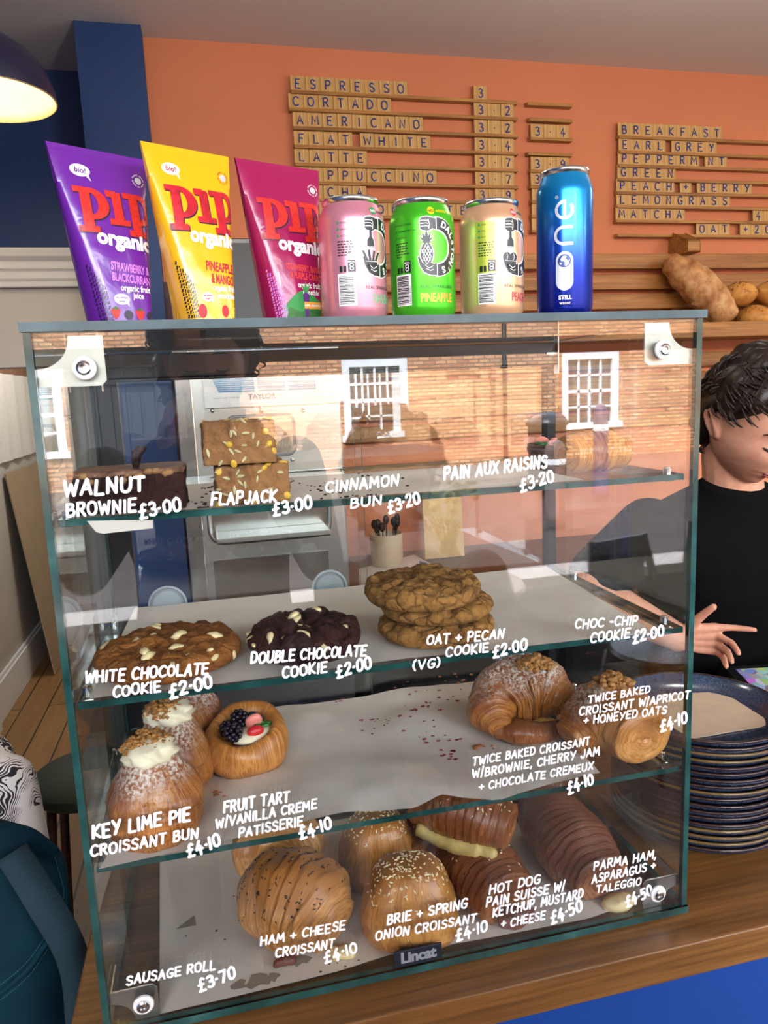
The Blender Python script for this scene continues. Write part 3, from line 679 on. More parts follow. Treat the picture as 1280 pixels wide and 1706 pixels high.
# ------------------------------------------------------------------ paper liners
s = NT('liner_paper'); nz = s.noise(s.coord(scale=(1, 1, 1)), 14, 4); n2 = s.noise(s.coord(scale=(60, 8, 60)), 4, 3)
r = s.ramp(nz.outputs[0], [(.3, srgb('#cfc4b8')), (.7, srgb('#ddd4ca'))])
s.done(r.outputs[0], .6, 0, s.bump(n2.outputs[0], .12, .002).outputs[0])
plain('grease', '#8d8378', .4, var=.15); plain('jam_red', '#8e1f33', .3); plain('crumb_gold', '#9a6a35', .8, var=.3); plain('crumb_dark', '#2a140d', .7, var=.3); plain('crumb_flake', '#a05a28', .6, var=.3)
def liner(name, label, bl, br, fronts, z, wav=.0016, seed=0, drop=None):
    NU, NV = 40, 26; top = []; P0 = [Vector((p[0], p[1])) for p in fronts]
    for i in range(NU+1):
        t = i/NU*(len(P0)-1); k = min(int(t), len(P0)-2); f_ = P0[k].lerp(P0[k+1], t-k); b_ = Vector(bl).lerp(Vector(br), i/NU); row = []
        for j in range(NV+1):
            p = f_.lerp(b_, j/NV); n = noise.noise(Vector((p.x*9+seed, p.y*14, seed*3.1)))+.5*noise.noise(Vector((p.x*25, p.y*25+seed, 7)))
            h = z+.0006+max(0, n+.25)*wav; row.append((p.x, p.y, h))
        top.append(row)
    mb = MB().grid(top); bot = [[(x, y, h-.0003) for x, y, h in r] for r in top]; mb.grid(bot)
    o = mb.build(name, 'liner_paper', None, True, fix=False); tag(o, label, 'paper', 'paper shelf liners'); return o
def xy(u, v, z): p = atz(u, v, z); return (p.x, p.y)
L1 = liner('paper_liner', 'crumb-strewn paper under the brownie and flapjacks on the top shelf', (.03, .215), (.50, .215), [(.022, .014), (.12, .014), (.3, .014), (.50, .014)], SZ[1], .001, 1)
L2 = liner('paper_liner', 'clean paper sheet under the cookies on the middle shelf', (.03, .303), (.597, .303), [xy(150, 1166, .332), xy(420, 1133, .332), xy(700, 1096, .332), xy(990, 1066, .332), xy(1092, 1056, .332)], SZ[2], .0012, 2)
L3 = liner('paper_liner', 'red-stained rumpled paper under the pastries on the lowest shelf', (.09, .303), (.545, .303), [xy(165, 1448, .173), xy(400, 1395, .173), xy(560, 1356, .173), xy(690, 1350, .173), xy(735, 1326, .173), xy(830, 1334, .173), xy(925, 1306, .173), xy(1000, 1297, .173)], SZ[3], .0065, 3)
L0 = liner('paper_liner', 'greasy paper under the savoury croissants in the bottom of the case', (.034, .28), (.585, .28), [xy(266, 1690, .0085), xy(420, 1654, .0085), xy(560, 1620, .0085), xy(650, 1592, .0085), xy(830, 1560, .0085), xy(985, 1530, .0085), xy(1080, 1494, .0085)], SZ[0], .001, 4)
# the corner of the top liner folded down over the shelf edge
fa = [aty(u, v, .0098) for u, v in ((145, 868), (160, 886), (172, 889), (255, 880), (255, 866))]
MB().poly([(p.x, p.z) for p in fa][::-1], (.0095, .0099)).build('folded_corner', 'liner_paper', L1)
def blob(mb, x, y, z, r, rnd, h=.0004):
    n = 9; pts = [(x+r*rnd.uniform(.4, 1.2)*math.cos(2*PI*i/n), y+r*rnd.uniform(.3, .9)*math.sin(2*PI*i/n)) for i in range(n)]
    mb.poly(pts, (z, z+h), 'z')
rnd = random.Random(4)
def surf_z(o, x, y):
    best = min(o.data.vertices[:41*27], key=lambda v: (v.co.x-x)**2+(v.co.y-y)**2); return best.co.z
jm = MB()
for u, v, n, sp in ((640, 1208, 9, 30), (700, 1180, 8, 35), (720, 1225, 9, 40), (775, 1165, 5, 25), (745, 1255, 7, 28), (560, 1165, 4, 14), (690, 1150, 4, 25)):
    for k in range(int(n*1.7)):
        x, y = xy(u+rnd.gauss(0, sp*.6), v+rnd.gauss(0, sp*.25), .175); blob(jm, x, y, surf_z(L3, x, y)+.0004, rnd.uniform(.0006, .0038), rnd)
jm.build('jam_smear', 'jam_red', L3)
gm = MB()
for u, v, r in ((830, 1645, .018), (790, 1130, .004), (770, 1140, .003)):
    pass
for u, v, r in ((400, 1642, .010), (430, 1635, .014), (455, 1628, .009), (500, 1600, .012)):
    x, y = xy(u, v, .0095); blob(gm, x, y, surf_z(L0, x, y)+.0001, r, rnd)
x, y = xy(312, 1541, .0095); z = surf_z(L0, x, y)+.0002; gm.poly([(x-.012, y-.004), (x+.010, y-.004), (x+.008, y+.013)], (z, z+.0003), 'z')
gm.build('grease_stain', 'grease', L0)
def crumbs(label, spots, z, mat, size, liner_o=None):
    mb = MB()
    for u, v, n, su, sv in spots:
        for k in range(n):
            x, y = xy(rnd.gauss(u, su), rnd.gauss(v, sv), z); y = max(y, .016); r = size*rnd.uniform(.4, 1.3)
            zz_ = (surf_z(liner_o, x, y) if liner_o else z)
            mb.ell((x, y, zz_+r*.35), (r, r*rnd.uniform(.5, 1), r*.5), 4, 6)
    o = mb.build('crumbs', mat); tag(o, label, 'crumbs', None, 'stuff'); return o
crumbs('dark cake crumbs on the paper beside the brownie', [(335, 845, 16, 9, 8), (345, 815, 8, 6, 5), (545, 812, 38, 40, 8), (620, 795, 18, 36, 7), (590, 832, 12, 26, 3)], .4955, 'crumb_dark', .0016, L1)
crumbs('seeds and pastry flakes fallen on the paper in the bottom of the case', [(420, 1490, 10, 20, 10), (370, 1560, 4, 40, 20), (560, 1610, 6, 20, 8), (640, 1500, 8, 10, 8)], .0095, 'crumb_dark', .0014, L0)
crumbs('pastry flakes on the paper in front of the baked croissants', [(800, 1242, 10, 8, 3), (760, 1130, 8, 14, 6), (365, 1325, 5, 10, 6), (850, 1110, 5, 20, 5)], .1745, 'crumb_flake', .0028, L3)
# ------------------------------------------------------------------ drinks on top of the case
TZ = CH+.0081
def painted(name, col, rough=.3, metal=.55, spec=.5):
    s = NT(name); v = s.coord(scale=(1, 1, 1)); n = s.noise(v, 180, 2)
    c = srgb(col); a = tuple(x*.96 for x in c[:3])+(1,)
    return s.done(s.ramp(n.outputs[0], [(.3, a), (.7, c)]).outputs[0], rough, metal, None, spec)
painted('can_pink', '#e597aa'); painted('can_green', '#4fd02a'); painted('can_peach', '#efbd92')
painted('can_yellow', '#c7d84a'); painted('can_pinkband', '#e8889f')
plain('print_black', '#17181a', .35, var=0); plain('print_white', '#f4f2ee', .4, var=0); plain('print_green', '#1f8f4a', .4, var=0); plain('print_red', '#c22a45', .4, var=0)
plain('print_yellow', '#f3d21b', .4, var=0); plain('print_orange', '#f2a53c', .4, var=0); plain('print_mint', '#6fbf87', .4, var=0); plain('print_silver', '#d9dee4', .3, .3, var=0); plain('print_navy', '#173c8c', .35, var=0)
plain('print_darkgreen', '#1d3f2a', .4, var=0)
plain('can_lid', '#d6d6d4', .22, 1.0, var=.02)
def can_body(t, R, H, mat, neck):
    k = R/.033
    MB().lathe([(R*.80, .0012), (R*.86, .0), (R*.9, .0018)], 64).build('can_base', 'can_lid', t, True)
    pr = [(R*.9, .0018), (R*.97, .006), (R, .011), (R, H-.024), (R*.995, H-.021), (R*.975, H-.017)]+[(R*.975-(R*.975-neck)*q, H-.017+.0115*q) for q in (.25, .5, .75, 1)]
    b = MB().lathe(pr, 64).build('can_body', mat, t, True)
    MB().lathe([(neck, H-.0055), (neck+.0012, H-.004), (neck+.0018, H-.0018), (neck+.001, H), (neck-.001, H-.0006), (neck-.002, H-.006), (neck*.8, H-.0065), (0, H-.0065)], 64).build('can_lid', 'can_lid', t, True)
    MB().lathe([(.004, 0), (.0095, 0), (.0095, .001), (.004, .001)], 16, (0, -.008, H-.006)).build('ring_pull', 'can_lid', t, True)
    return b, pr
def can_map(R, off, pr=None):
    def f(u, v):
        a = u/R; r = R
        if pr:
            for (r0, z0), (r1, z1) in zip(pr, pr[1:]):
                if z0 <= v <= z1 and z1 > z0: r = r0+(r1-r0)*(v-z0)/(z1-z0)
        return Vector(((r+off)*math.sin(a), -(r+off)*math.cos(a), v))
    return f
mm = .001
def sc(vf, k=mm): return [Vector((p.x*k, p.y*k, 0)) for p in vf[0]], vf[1]
def fork_hand(x, top):
    """clenched hand holding the stem, drawn from the side: sleeve to the right"""
    hand = [(x-6, top-2), (x-4.5, top), (x+1, top+.6), (x+6.5, top-.6), (x+12, top-1.6), (x+12, top-11.5), (x+6, top-10.5), (x+2.5, top-12.5), (x-4, top-12), (x-6, top-10)]
    return hand
def open_hand(x, z):
    return [(x-9, z+9), (x-7.6, z+10), (x-5, z+4), (x-1, z+1.2), (x+4, z+3.5), (x+7, z+2.2), (x+9.5, z+3), (x+12, z+1.5), (x+12, z-8.5), (x+3, z-8), (x-3, z-5.5), (x-7, z+1)]
def d_arc(x0, zc, ro, n=22):
    return [(x0+ro*1.0*math.sin(PI*i/n), zc+ro*math.cos(PI*i/n)) for i in range(n+1)]
def sparkling(name, label, cat, px, z_rot, mat, fruit, fcol, badge, badge_txt, arc_col, R=.033, H=.115, side=None):
    c = Vector((aty(px, 530, CANY).x, CANY, TZ))
    t = thing(name, label, cat, c, z_rot, 'drinks cans on the case'); t.scale = (.93,)*3
    b, pr = can_body(t, R, H, mat, .0268)
    M1, M2, M3 = (can_map(R, o) for o in (.00012, .00024, .00036)); cut = (.0035, .006)
    if side:   # coloured side panel, left of the picture
        decal('side_panel', [sc(rect(-46, 12, -26, 92))], M1, side, b, cut)
    # the big letter D: white keyline, black band, letters
    zc, ro, ri = 66.5, 27.5, 16.5
    outer = d_arc(0, zc, ro); inner = d_arc(0, zc, ri)
    wo = d_arc(-1, zc, ro+1.1); wi = d_arc(-1, zc, ri-1.1)
    def ringp(a_, b_):
        vs = [Vector((p[0], p[1], 0)) for p in a_+b_]; n = len(a_); return vs, [(i, i+1, n+i+1, n+i) for i in range(n-1)]
    hx = -9.5
    h1 = fork_hand(hx, 94); h2 = open_hand(hx, 48)
    def grow(p, d):
        cx_ = sum(q[0] for q in p)/len(p); cz_ = sum(q[1] for q in p)/len(p)
        out = []
        for q in p:
            v_ = Vector((q[0]-cx_, q[1]-cz_)); out.append((q[0]+v_.normalized().x*d, q[1]+v_.normalized().y*d))
        return out
    white = [ringp(wo, wi), shape(grow(h1, 1.0)), shape(grow(h2, 1.0))]
    black = [ringp(outer, inner), shape(h1), shape(h2)]
    wt2 = []
    for k in range(3): wt2.append(band([(hx-5.6, 91-k*2.8), (hx+.5, 91.2-k*2.6), (hx+2, 90.4-k*2.6)], .7))
    wt2.append(band([(hx+2, 92.5), (hx+3.2, 88), (hx+2.4, 83)], .7)); wt2.append(band([(0.6, 94.5), (.6, 82)], .8)); wt2.append(band([(.6, 50.5), (.6, 38.4)], .8))
    wt2.append(band([(hx-2, 49), (hx+2, 46.4), (hx+6, 48.5)], .7)); wt2.append(band([(hx-1, 46), (hx+3, 44), (hx+6, 45)], .7))
    if fruit == 'pineapple':
        body_ = [(hx+6.2*math.cos(2*PI*i/24), 60+10.5*math.sin(2*PI*i/24)) for i in range(24)]
        white.append(shape(grow(body_, 1))); black.append(shape(body_))
        for k in range(-3, 4):
            for sgn in (1, -1):
                pts = [(hx+k*2.8-sgn*5.5+sgn*q, 50+q*1.8) for q in (0, 2, 4, 6, 8, 10, 11)]
                pts = [p for p in pts if ((p[0]-hx)/6.0)**2+((p[1]-60)/10.2)**2 < 1]
                if len(pts) > 1: wt2.append(band(pts, .55))
        for a, L in ((0, 15), (.35, 13), (-.35, 13), (.7, 11), (-.7, 11), (1.05, 9), (-1.05, 9)):
            q = [(hx, 68), (hx+math.sin(a)*L*.5-1.6*math.cos(a), 69+math.cos(a)*L*.5), (hx+math.sin(a)*L, 68.5+math.cos(a)*L), (hx+math.sin(a)*L*.5+1.6*math.cos(a), 69+math.cos(a)*L*.5)]
            white.append(shape(grow(q, .7)[::-1])); black.append(shape(q[::-1]))
    else:
        fk = [(hx-1.3, 82), (hx-1.5, 76), (hx-3.6, 73), (hx-4.2, 66), (hx+4.2, 66), (hx+3.6, 73), (hx+1.5, 76), (hx+1.3, 82)]
        white.append(shape(grow(fk, .9))); black.append(shape(fk))
        for k in range(-3, 4): wt2.append(band([(hx+k*1.25, 65.8), (hx+k*1.25, 67.2)], .6))
        if fruit == 'peach':
            for dx in (-4.2, 3.6):
                q = [(hx+dx+4.6*math.cos(2*PI*i/18), 57+4.6*math.sin(2*PI*i/18)) for i in range(18)]; white.append(shape(grow(q, .9))); black.append(shape(q))
            wt2.append(band([(hx-4.5, 60.6), (hx-3.6, 57), (hx-4.6, 54)], .6)); wt2.append(band([(hx+3.4, 60.6), (hx+4.4, 57), (hx+3.4, 54)], .6))
        else:
            for a, L in ((-.5, 10), (-.15, 11), (.2, 10.5), (.55, 9)):
                q = [(hx+a*8-1.3, 53), (hx+a*8+1.3, 53), (hx+a*8+1.3+math.sin(a)*L, 53+L), (hx+a*8-1.3+math.sin(a)*L, 53+L)]; white.append(shape(grow(q, .8))); black.append(shape(q))
        bw = [(hx-7.2, 54.5), (hx+7.2, 54.5), (hx+6.4, 47.5), (hx+3, 44), (hx-3, 44), (hx-6, 47.5)][::-1]
        white.append(shape(grow(bw, .9))); black.append(shape(bw)); wt2.append(band([(hx-6.8, 53.2), (hx+6.8, 53.2)], .6))
    decal('logo_keyline', [sc(p) for p in white], M1, 'print_white', b, cut)
    decal('logo_arms', [sc(p) for p in black], M2, 'print_black', b, cut)
    wt2 += arc_text("DALSTON'S", 2, zc, 22.2-3.1, PI*.44, -PI*.46, 8.6, .35)
    decal('logo_lettering', [sc(p) for p in wt2], M3, 'print_white', b, cut)
    lo_ = [move(font_mesh('REAL SPARKLING', 4.3, .05, 'CENTER', 1.12), 1, 27.5)]
    decal('small_lettering', [sc(p) for p in lo_], M2, 'print_black' if fruit != 'pineapple' else 'print_darkgreen', b, cut)
    word = {'pineapple': 'PINEAPPLE', 'peach': 'PEACH', 'rhubarb': 'RHUBARB'}[fruit]
    vf = font_mesh(word, 12.2, .25, 'LEFT', 1.0, .62)
    decal('flavour_lettering', [sc(move(vf, -17 if fruit == 'pineapple' else -9, 14.5))], M2, fcol, b, cut)
    M1n = can_map(R, .0002, pr); M2n = can_map(R, .00035, pr)
    decal('badge', [sc(disc(-4, 100.6, 3.7))], M1n, badge, b, (.003, .001))
    decal('badge_lettering', [sc(move(font_mesh('NO', 3.9, .1, 'CENTER'), -4, 99.2))], M2n, badge_txt, b, (.003, .001))
    decal('sugar_lettering', [sc(move(font_mesh('ADDED SUGAR', 3.5, .1, 'LEFT', 1.15), 1.2, 99.4))], M1n, badge if fruit == 'pineapple' else 'print_black', b, (.003, .001))
    # barcode and small print on the left flank
    bc = random.Random(px); bars = []; z = 13.5
    while z < 40:
        w = bc.choice((.35, .35, .7, 1.05)); bars.append(rect(-43, z, -28.5, z+w)); z += w+bc.choice((.4, .4, .8))
    decal('barcode_panel', [sc(rect(-44, 12, -26, 42))], can_map(R, .00018), 'print_white', b, cut)
    decal('barcode', [sc(p) for p in bars], M3, 'print_black', b, cut)
    decal('barcode_number', [sc(move(font_mesh('5 060594 810221', 2.6, 0, 'LEFT'), -26.4, 13.2, 1, PI/2))], M3, 'print_black', b, cut)
    decal('recycling_mark', [sc(rect(-33.5, 43.5, -26, 54.5)), sc(rect(-38, 43.5, -35, 49)), sc(rect(-42, 43.5, -39, 49))], M2, 'print_black', b, cut)
    decal('recycling_symbol', [sc(p) for p in (band([(-29.8+1.7*math.cos(a), 49.6+1.5*math.sin(a)) for a in [2*PI*i/14 for i in range(14)]], .7, True), band([(-29.8+1.7*math.cos(a), 46.6+1.5*math.sin(a)) for a in [2*PI*i/14 for i in range(14)]], .7, True), move(font_mesh('METAL', 2.1, .05, 'CENTER'), -29.8, 52))], M3, 'print_white', b, cut)
    lines = []
    for k in range(6):
        x_ = -43
        while x_ < -29 - (k == 5)*6: w_ = bc.uniform(1.2, 3.4); lines.append(rect(x_, 71-k*2.5, x_+w_, 72.1-k*2.5)); x_ += w_+.7
    lines += [move(font_mesh(x_, 2.3, 0, 'LEFT'), -40, 88-k*6) for k, x_ in enumerate(('ADDED SUGAR', 'CALORIES PER CAN', 'NATURAL'))]
    decal('small_print', [sc(p) for p in lines], M2, 'print_black', b, cut)
    decal('bullets', [sc(disc(-42, 88.8-k*6, 1.2, 12)) for k in range(3)], M2, 'print_green', b, cut)
    return t
CANY = .047
sparkling('drink_can', 'pink rhubarb drink can, first of the three shorter cans on the case', 'can', 592.5, math.radians(38), 'can_pink', 'rhubarb', 'print_mint', 'print_green', 'print_white', 'x')
sparkling('drink_can', 'bright green pineapple drink can standing between the pink and peach cans', 'can', 707, math.radians(8), 'can_green', 'pineapple', 'print_orange', 'print_yellow', 'print_black', 'x')
sparkling('drink_can', 'peach coloured drink can standing beside the tall blue can', 'can', 821, math.radians(30), 'can_peach', 'peach', 'print_red', 'print_red', 'print_white', 'x', side='can_yellow')
# tall blue water can
s = NT('can_blue'); g = s.n('SeparateXYZ', Vector=s.coord('Object')); r = s.ramp(s.math('DIVIDE', g.outputs[2], .145), [(0, srgb('#0b1c86')), (.3, srgb('#1230a4')), (.52, srgb('#1550bd')), (.85, srgb('#1a90d8')), (1, srgb('#1b9be0'))])
s.done(r.outputs[0], .22, .6)
R = .0287; HB = .1456
WC = thing('water_can', 'tall slim blue water can at the right end of the case top', 'can', (aty(941, 527, .055).x, .055, TZ), math.radians(-4), 'drinks cans on the case')
WC.scale = (.96,)*3
b, pr = can_body(WC, R, HB, 'can_blue', .0235)
M1, M2 = can_map(R, .00012), can_map(R, .00028); cut = (.003, .006)
def pill(cx, z0, z1, r, n=14):
    return [(cx+r*math.cos(PI+PI*i/n), z0+r+r*math.sin(PI+PI*i/n)) for i in range(n+1)]+[(cx+r*math.cos(PI*i/n), z1-r+r*math.sin(PI*i/n)) for i in range(n+1)]
px_ = -11.5
def arcp(cx, cz, r, a0, a1, n=18): return [(cx+r*math.cos(a0+(a1-a0)*i/n), cz+r*math.sin(a0+(a1-a0)*i/n)) for i in range(n+1)]
w_ = 2.9
let = [shape(pill(px_, 25, 63, 8.6)),
       band([(px_+8.4, 70.5), (px_-1.5, 70.5)]+arcp(px_-1.0, 78.5, 8, -PI/2, -3*PI/2)[1:-1]+[(px_-1.5, 86.5), (px_+8.4, 86.5)], w_),
       band(arcp(px_, 103, 8.0, math.radians(92), math.radians(400), 26), w_), band([(px_+.2, 95), (px_+.2, 112.4)], w_*.85)]
decal('lettering', [sc(p) for p in let], M1, 'print_silver', b, cut)
decal('globe', [sc(disc(px_, 53.8, 6.6, 28))], M2, 'print_navy', b, cut)
gl = [[(-4, 2), (-1, 5), (2, 4.6), (1, 2), (3, 0), (1, -2), (-1, 0), (-3, -.5)], [(2, -1), (5, 1), (4, -3.5), (1, -5.4), (0, -3)], [(-5, -1), (-4, -4), (-2.5, -2.5)]]
decal('continents', [sc(shape([(px_+x, 53.8+z) for x, z in g_])) for g_ in gl], can_map(R, .0004), 'print_silver', b, cut)
decal('still_lettering', [sc(move(font_mesh('STILL', 5.4, .28, 'CENTER', 1.05), px_+.5, 16.3)), sc(move(font_mesh('water', 4.6, .05, 'CENTER', 1.05), px_+.5, 11.2)), sc(move(font_mesh('R', 1.5, 0, 'CENTER'), px_-7.5, 115))], M1, 'print_white', b, cut)
tm = [(-7.5+1.4*math.cos(2*PI*i/12)+px_, 115.5+1.4*math.sin(2*PI*i/12)) for i in range(12)]
decal('registered_mark', [sc(band(tm, .3, True))], M1, 'print_white', b, cut)

# ------------------------------------------------------------------ juice cartons
def carton_mat(name, col):
    s = NT(name); v = s.coord(); n = s.noise(v, 22, 3, .5, 1.2)
    n2 = s.n('TexVoronoi', Vector=s.coord(scale=(1, 1, .6)), Scale=40.0, _feature='DISTANCE_TO_EDGE')
    return s.done(srgb(col), .24, 0, s.bump(n.outputs[0], .35, .004).outputs[0], .55, Coat_Weight=.3, Coat_Roughness=.12)
carton_mat('carton_purple', '#6a2398'); carton_mat('carton_yellow', '#f2b50f'); carton_mat('carton_crimson', '#9c1450')
plain('berry_red', '#d22b22', .4, var=.25, scale=350); plain('mango_red', '#c2182a', .4, var=.3, scale=120); plain('print_pink', '#cf7fd8', .4, var=0); plain('print_crimson', '#b5182c', .4, var=0); plain('print_coral', '#e0463c', .4, var=0)
plain('leaf_green', '#2f6b2c', .5, var=.25, scale=200); plain('mid_green', '#2f8f43', .5, var=.1); plain('dark_berry', '#241d38', .35, var=.2, scale=300); plain('fruit_gold', '#f6cf4a', .5, var=.2, scale=200); plain('aubergine', '#5b2a78', .45, var=.1)
BXL, BXR, CHT = -.031, .017, .1465
XL, XR = -.056, .030
def fitw(tx, size, bold, x0, x1, z, rot=0.0, sy=1.0):
    vs, fs = font_mesh(tx, size, bold, 'LEFT'); lo = min(v.x for v in vs); hi = max(v.x for v in vs); k = (x1-x0)/(hi-lo)
    return move(([Vector(((v.x-lo)*k, v.y*sy, 0)) for v in vs], fs), x0, z, 1, rot)
def carton(label, tr, tl, mat, ow, flavour, sub, pipmat, bottom):
    tr = atz(tr[0], tr[1], TZ+CHT); tl = atz(tl[0], tl[1], TZ+CHT); d = tr-tl; yaw = math.atan2(d.y, d.x); k = (tr-tl).length/(XR-XL)
    org = tr-Vector((math.cos(yaw), math.sin(yaw), 0))*XR*k; org.z = TZ
    t = thing('juice_carton', label, 'carton', org, yaw, 'juice cartons on the case')
    def F(s_, q, off=0.0, side=1):
        """front (side=1) / back (-1) skin, s_ across 0..1, q up 0..1; bulges in the lower half"""
        x = (1-q)*(BXL+(BXR-BXL)*s_)+q*(XL+(XR-XL)*s_); dep = .021*(1-q)**.85; e = abs(2*s_-1)
        bul = .006*math.sin(PI*min(1, q*1.1))*(1-e**3)*(1-q*.3); rnd_ = (1-.45*max(0, (e-.75)/.25)**2)
        wr = .0007*noise.noise(Vector((s_*6+tr.x*50, q*9, side)))
        y = -(dep*rnd_+bul+.0006+wr*(1-e))*1.0
        return Vector((x*k, side*y-(off if side > 0 else -off), q*CHT))
    n, mq = 24, 40; mb = MB()
    ring = []
    for j in range(mq+1):
        q = j/mq; row = [F(i/n, q) for i in range(n+1)]+[F(1-i/n, q, 0, -1) for i in range(n+1)]; ring.append(row)
    mb.grid(ring, False, True); o = len(mb.v)
    mb.add([ring[0][i] for i in range(len(ring[0]))], [tuple(range(len(ring[0])))])
    body = mb.build('carton_body', mat, t, True, angle=60)
    MB().add([F(0, 1, .0004), F(1, 1, .0004), F(1, .965, .0004), F(0, .965, .0004), F(0, 1, .0004, -1), F(1, 1, .0004, -1), F(1, .965, .0004, -1), F(0, .965, .0004, -1)], [(0, 1, 2, 3), (4, 7, 6, 5), (0, 4, 5, 1), (0, 3, 7, 4), (1, 5, 6, 2)]).build('top_seam', mat, body)
    def mp(off):
        def f(u, v):  # u, v in millimetres, origin bottom centre of the face
            q = min(1, max(0, v/146.5)); x0 = (1-q)*(-31)+q*(-56); x1 = (1-q)*17+q*30
            return F((u-x0)/(x1-x0), q, off)
        return f
    cut = (6, 6)
    D = lambda nm, ps, mt, off: decal(nm, ps, mp(off), mt, body, cut)
    # big slab-serif word, third letter running round the edge
    def P_(x, z):
        st = [rect(x, z, x+8.5, z+37), rect(x-4, z-.2, x+12.5, z+5), rect(x-5, z+32.4, x+3, z+37.2)]
        bowl = [(x+8+16*math.sin(PI*i/18), z+23.8+13.4*math.cos(PI*i/18)) for i in range(19)]; inn = [(x+8+6.4*math.sin(PI*i/18), z+23.8+9.2*math.cos(PI*i/18)) for i in range(19)]
        vs = [Vector((p[0], p[1], 0)) for p in bowl+inn]; st.append((vs, [(i, i+1, 19+i+1, 19+i) for i in range(18)])); return st
    word = P_(-36.5, 76)+[rect(-9.2, 84, -.8, 112), rect(-14, 84, 4.2, 89), rect(-14, 107.6, -5, 113)]+P_(6.2, 76)
    lim = []
    for vs, fs in word: lim.append(([Vector((min(v.x, 23.8), v.y, 0)) for v in vs], fs))
    D('big_lettering_shadow', [move(p, .9, -1) for p in lim], 'dark_berry', .0003)
    D('big_lettering', lim, pipmat, .0005)
    D('organic_lettering', [fitw('organic', 17.5, .8, ow[0], ow[1], 67.5, -.07)], 'print_white', .0008)
    for tx, sz, x0_, x1_, z, mt, bd in flavour: D('flavour_lettering', [fitw(tx, sz, bd, x0_, x1_, z, -.07)], mt, .0004)
    for tx, sz, x0_, x1_, z in sub: D('small_lettering', [fitw(tx, sz, .2, x0_, x1_, z, -.03)], 'print_white', .0004)
    D('speech_bubble', [disc(-32, 127, 8.6, 28, 5.2), shape([(-28.5, 123.6), (-24, 118.5), (-25.5, 124.6)])] if bottom != 'veg' else [], 'print_white', .0004) if bottom != 'veg' else None
    if bottom != 'veg': D('bubble_lettering', [move(font_mesh('bio!', 6.4, .12, 'CENTER'), -32, 125, 1, -.08)], 'print_crimson' if mat == 'carton_yellow' else 'carton_purple', .0007)
    D('straw_hole', [disc(19.5, 126, 3.1, 20)], 'print_silver', .0006)
    D('straw_lettering', arc_text('insert straw here to enjoy ', 19.5, 126, 4.6, PI*.9, -PI*1.1, 2.3, .05), 'print_white' if mat != 'carton_yellow' else 'print_crimson', .0005)
    if bottom == 'berries':
        D('bubble', [disc(-13.5, 21.5, 7, 26, 4.6), shape([(-10, 18.4), (-7, 15.2), (-7.5, 19.6)])], 'print_white', .0004)
        D('bubble_text', [move(font_mesh('no added', 2.8, .06, 'CENTER'), -13.5, 22), move(font_mesh('sugar', 2.8, .06, 'CENTER'), -13.5, 19)], 'carton_purple', .0007)
        heart = lambda x, z, r: shape([(x-r, z+r*.6), (x-r*.5, z+r*1.05), (x, z+r*.9), (x+r*.5, z+r*1.05), (x+r, z+r*.6), (x+r*.7, z-r*.4), (x, z-r*1.2), (x-r*.7, z-r*.4)][::-1])
        D('printed_fruit', [heart(-20, 9.5, 4.3), heart(2, 9, 4.4)], 'berry_red', .0004); D('printed_berry', [disc(-8.6, 8.5, 4), disc(12, 8, 4)], 'dark_berry', .0004)
        D('printed_leaf', [shape([(-23, 13.4), (-20, 15.4), (-17, 13.4), (-20, 12.4)][::-1]), shape([(-1, 13), (2, 15), (5, 13), (2, 12)][::-1])], 'leaf_green', .0006)
    elif bottom == 'mango':
        D('bubble', [disc(-14, 21, 5.6, 26, 4), shape([(-11, 18.4), (-8.4, 15.4), (-8.8, 19.4)])], 'print_white', .0004)
        D('bubble_text', [move(font_mesh('no added', 2.2, .06, 'CENTER'), -14, 21.6), move(font_mesh('sugar', 2.2, .06, 'CENTER'), -14, 19.2)], 'print_crimson', .0007)
        D('printed_fruit', [disc(-20, 9, 4.2, 20, 6), disc(3, 9.5, 3.6, 20, 5.2)], 'mango_red', .0004)
        D('printed_slice', [disc(-8.5, 8.5, 4.8), disc(13, 8.5, 4.4)], 'fruit_gold', .0004); D('slice_core', [disc(-8.5, 8.5, 1.5), disc(13, 8.5, 1.4)], 'carton_yellow', .0006)
    else:
        D('printed_hill', [shape([(-28, .5), (16.6, .5), (18, 21)]+[(18-46*i/12, 21+8*math.sin(i/12*PI*1.6-1.2)-i*.55+5) for i in range(0, 13)])], 'mid_green', .0003)
        D('printed_hill_front', [shape([(-26, .4), (16.4, .4), (17.2, 11), (6, 14), (-10, 11), (-22, 15)])], 'leaf_green', .0005)
        D('carrot', [shape([(-6.6, 22), (-7, 27), (-3.5, 30), (0, 27), (-.4, 22), (-2, 5), (-5, 5)])], 'aubergine', .0007)
        D('carrot_leaf', [shape([(-5.5, 29), (-8, 37), (-4.6, 33), (-3.2, 39), (-1.8, 33), (2, 37), (-1.5, 29)][::-1])], 'mid_green', .0007)
        D('ribbon', [rect(-6, 14, 16.8, 20.2)], 'print_orange', .0007); D('ribbon_lettering', [move(font_mesh('with cheeky veg', 3.5, .08, 'CENTER'), 5.4, 16)], 'print_white', .001)
    # small print down the left flank
    bl = []
    rr_ = random.Random(k)
    for q in range(7):
        z = 3
        while z < 48-q*3:
            w = rr_.uniform(1.2, 3.4); bl.append(rect(-30.6+q*1.35-z*.16, z, -29.8+q*1.35-z*.16, z+w)); z += w+.8
    D('small_print', bl, 'dark_berry' if mat != 'carton_crimson' else 'print_pink', .0003)
    return t
